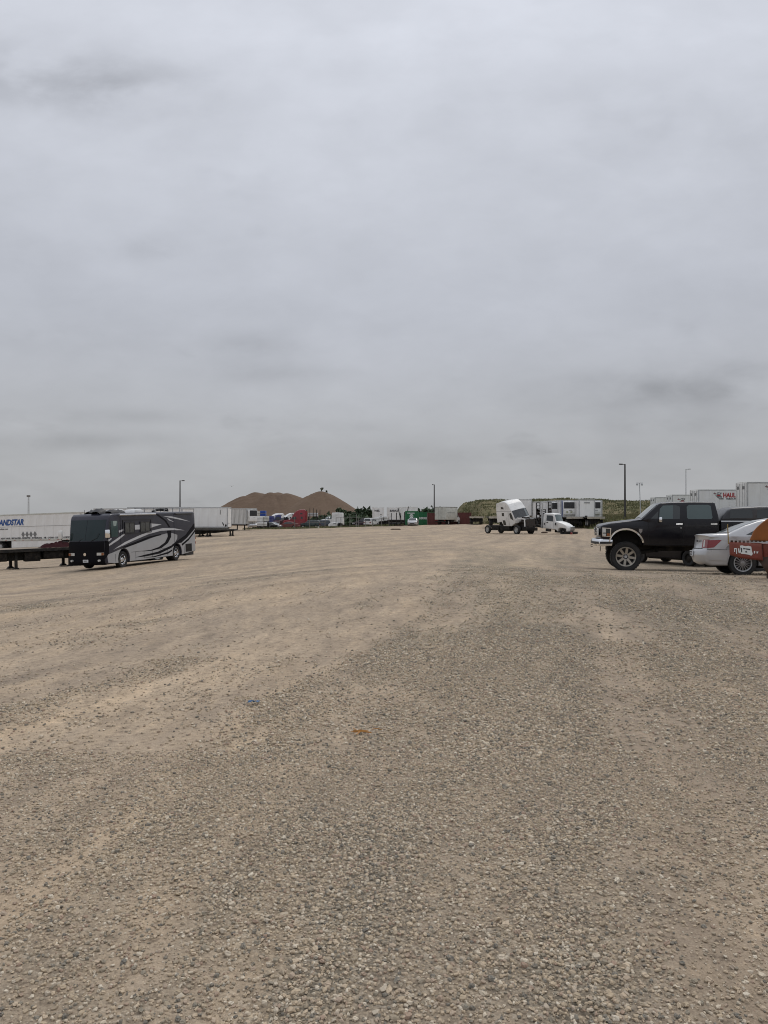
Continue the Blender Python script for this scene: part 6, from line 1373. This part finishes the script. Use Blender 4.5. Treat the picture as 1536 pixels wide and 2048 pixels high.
def mast(label, px, d, top, base=None):
    t = thing('camera_mast', label, 'mast', at(px, d), d, 0, 'pale masts', z=base); h_ = pz(top, d) - t.location.z
    MB().cyl((.25, 0, -.5), (0, 0, h_), .09, .06, 8).build('pole', 'pole_pale', t); MB().box(-.55, .55, -.08, .08, h_ - .05, h_ + .05).build('crossbar', 'pole_pale', t)
    for s in (-1, 1): MB().box(s * .42 - .14, s * .42 + .14, -.2, .15, h_ - .42, h_ - .1).build('lamp_head', 'pole_pale', t, bevel=.03)
mast('slim pale mast with twin heads left of the pickup windscreen', 1279, 135, 966, .6)
def tower2():
    d = 300; t = thing('lattice_mast', 'thin far lattice mast above the blue lettered trailer', 'mast', at(57, d), d, 0, z=-2); h_ = pz(993, d) + 2; b = MB()
    for k in range(3):
        a_ = k * 2 * PI / 3; b.cyl((.35 * math.cos(a_), .35 * math.sin(a_), 0), (.22 * math.cos(a_), .22 * math.sin(a_), h_), .05, n=5)
    for k in range(10): b.box(-.3, .3, -.04, .04, h_ * k / 10, h_ * k / 10 + .06)
    b.build('lattice', 'galv', t); MB().box(-.6, .6, -.3, .3, h_ - .2, h_ + .5).build('head_frame', 'galv', t)
tower2()
# ================================================================== small things on the ground
def litter():
    x, y = at(508, 6.65), 6.65; r = random.Random(9); rows = [[(.05 * (i - 3) / 3 + r.uniform(-.006, .006), .022 * (j - 2) / 2 + r.uniform(-.005, .005), .012 + r.uniform(0, .022)) for j in range(5)] for i in range(7)]
    o = MB().grid(rows).build('plastic_scrap', 'rubbish', None, loc=(x, y, gz(x, y) + .01)); tag(o, 'crushed blue plastic scrap on the gravel', 'litter')
    x, y = at(718, 5.6), 5.6; t = thing('twine_scraps', 'scattered strands of orange twine on the near gravel', 'litter', x, y)
    for k in range(9):
        a_ = r.uniform(-.5, .5) + (PI / 2 if k % 4 == 0 else 0); p = Vector((r.gauss(0, .05), r.gauss(0, .05), .022)); L_ = r.uniform(.03, .08); dd = Vector((math.cos(a_), math.sin(a_), 0)) * L_
        MB().tube([p - dd, p + Vector((r.uniform(-.01, .01), r.uniform(-.01, .01), .006)), p + dd], .0028, 5).build('strand', 'straw', t)
    def lump(label, px, py, d, sx, sy, sz, mat, name):
        xx = at(px, d); b = MB(); rows = [[(sx * math.cos(2 * PI * j / 10) * math.sin(PI * (i + .01) / 6.02) * r.uniform(.8, 1.15), sy * math.sin(2 * PI * j / 10) * math.sin(PI * (i + .01) / 6.02), sz * (1 - math.cos(PI * i / 6)) * .5) for j in range(11)] for i in range(7)]
        b.grid(rows); o = b.build(name, mat, None, loc=(xx, d, gz(xx, d))); tag(o, label, 'litter')
    lump('white bag of rubbish in front of the dark green wagon', 636.5, 1056, 152, .28, .2, .3, 'white', 'rubbish_bag')
    for px, d, L_, lab in ((791, 122, 1.6, 'dark plank lying in the middle of the yard'), (801, 147, 2.2, 'dark timber heap by the steel stakes'), (1088, 94, .8, 'small dark scrap behind the stripped truck')):
        xx = at(px, d); t = thing('timber_scrap', lab, 'timber', xx, d, 4, 'timber scraps')
        for k in range(3): MB().box(-L_ / 2 + .15 * k, L_ / 2 - .1 * k, -.2 + .14 * k, -.08 + .14 * k, .0 + .05 * (k % 2), .10 + .06 * (k % 2)).build('plank', 'plow_dark', t)
    d = 120; o = bpy.data.objects.new('bird', None); COL.objects.link(o); o.location = (at(463.5, d), d, pz(972.5, d)); tag(o, 'small dark bird flying left of the sand piles', 'bird')
    MB().lathe([(.001, -.16), (.05, -.08), (.06, .02), (.03, .14), (.001, .2)], n=10, closed=False).build('bird_body', 'ink', o)
    for s in (1, -1): MB().add([(0, -.05, .02), (0, .07, .02), (s * .22, .06, .16), (s * .42, -.02, .08), (s * .22, -.06, .15)], [(0, 1, 2, 4), (4, 2, 3)]).build('wing', 'ink', o)
litter()
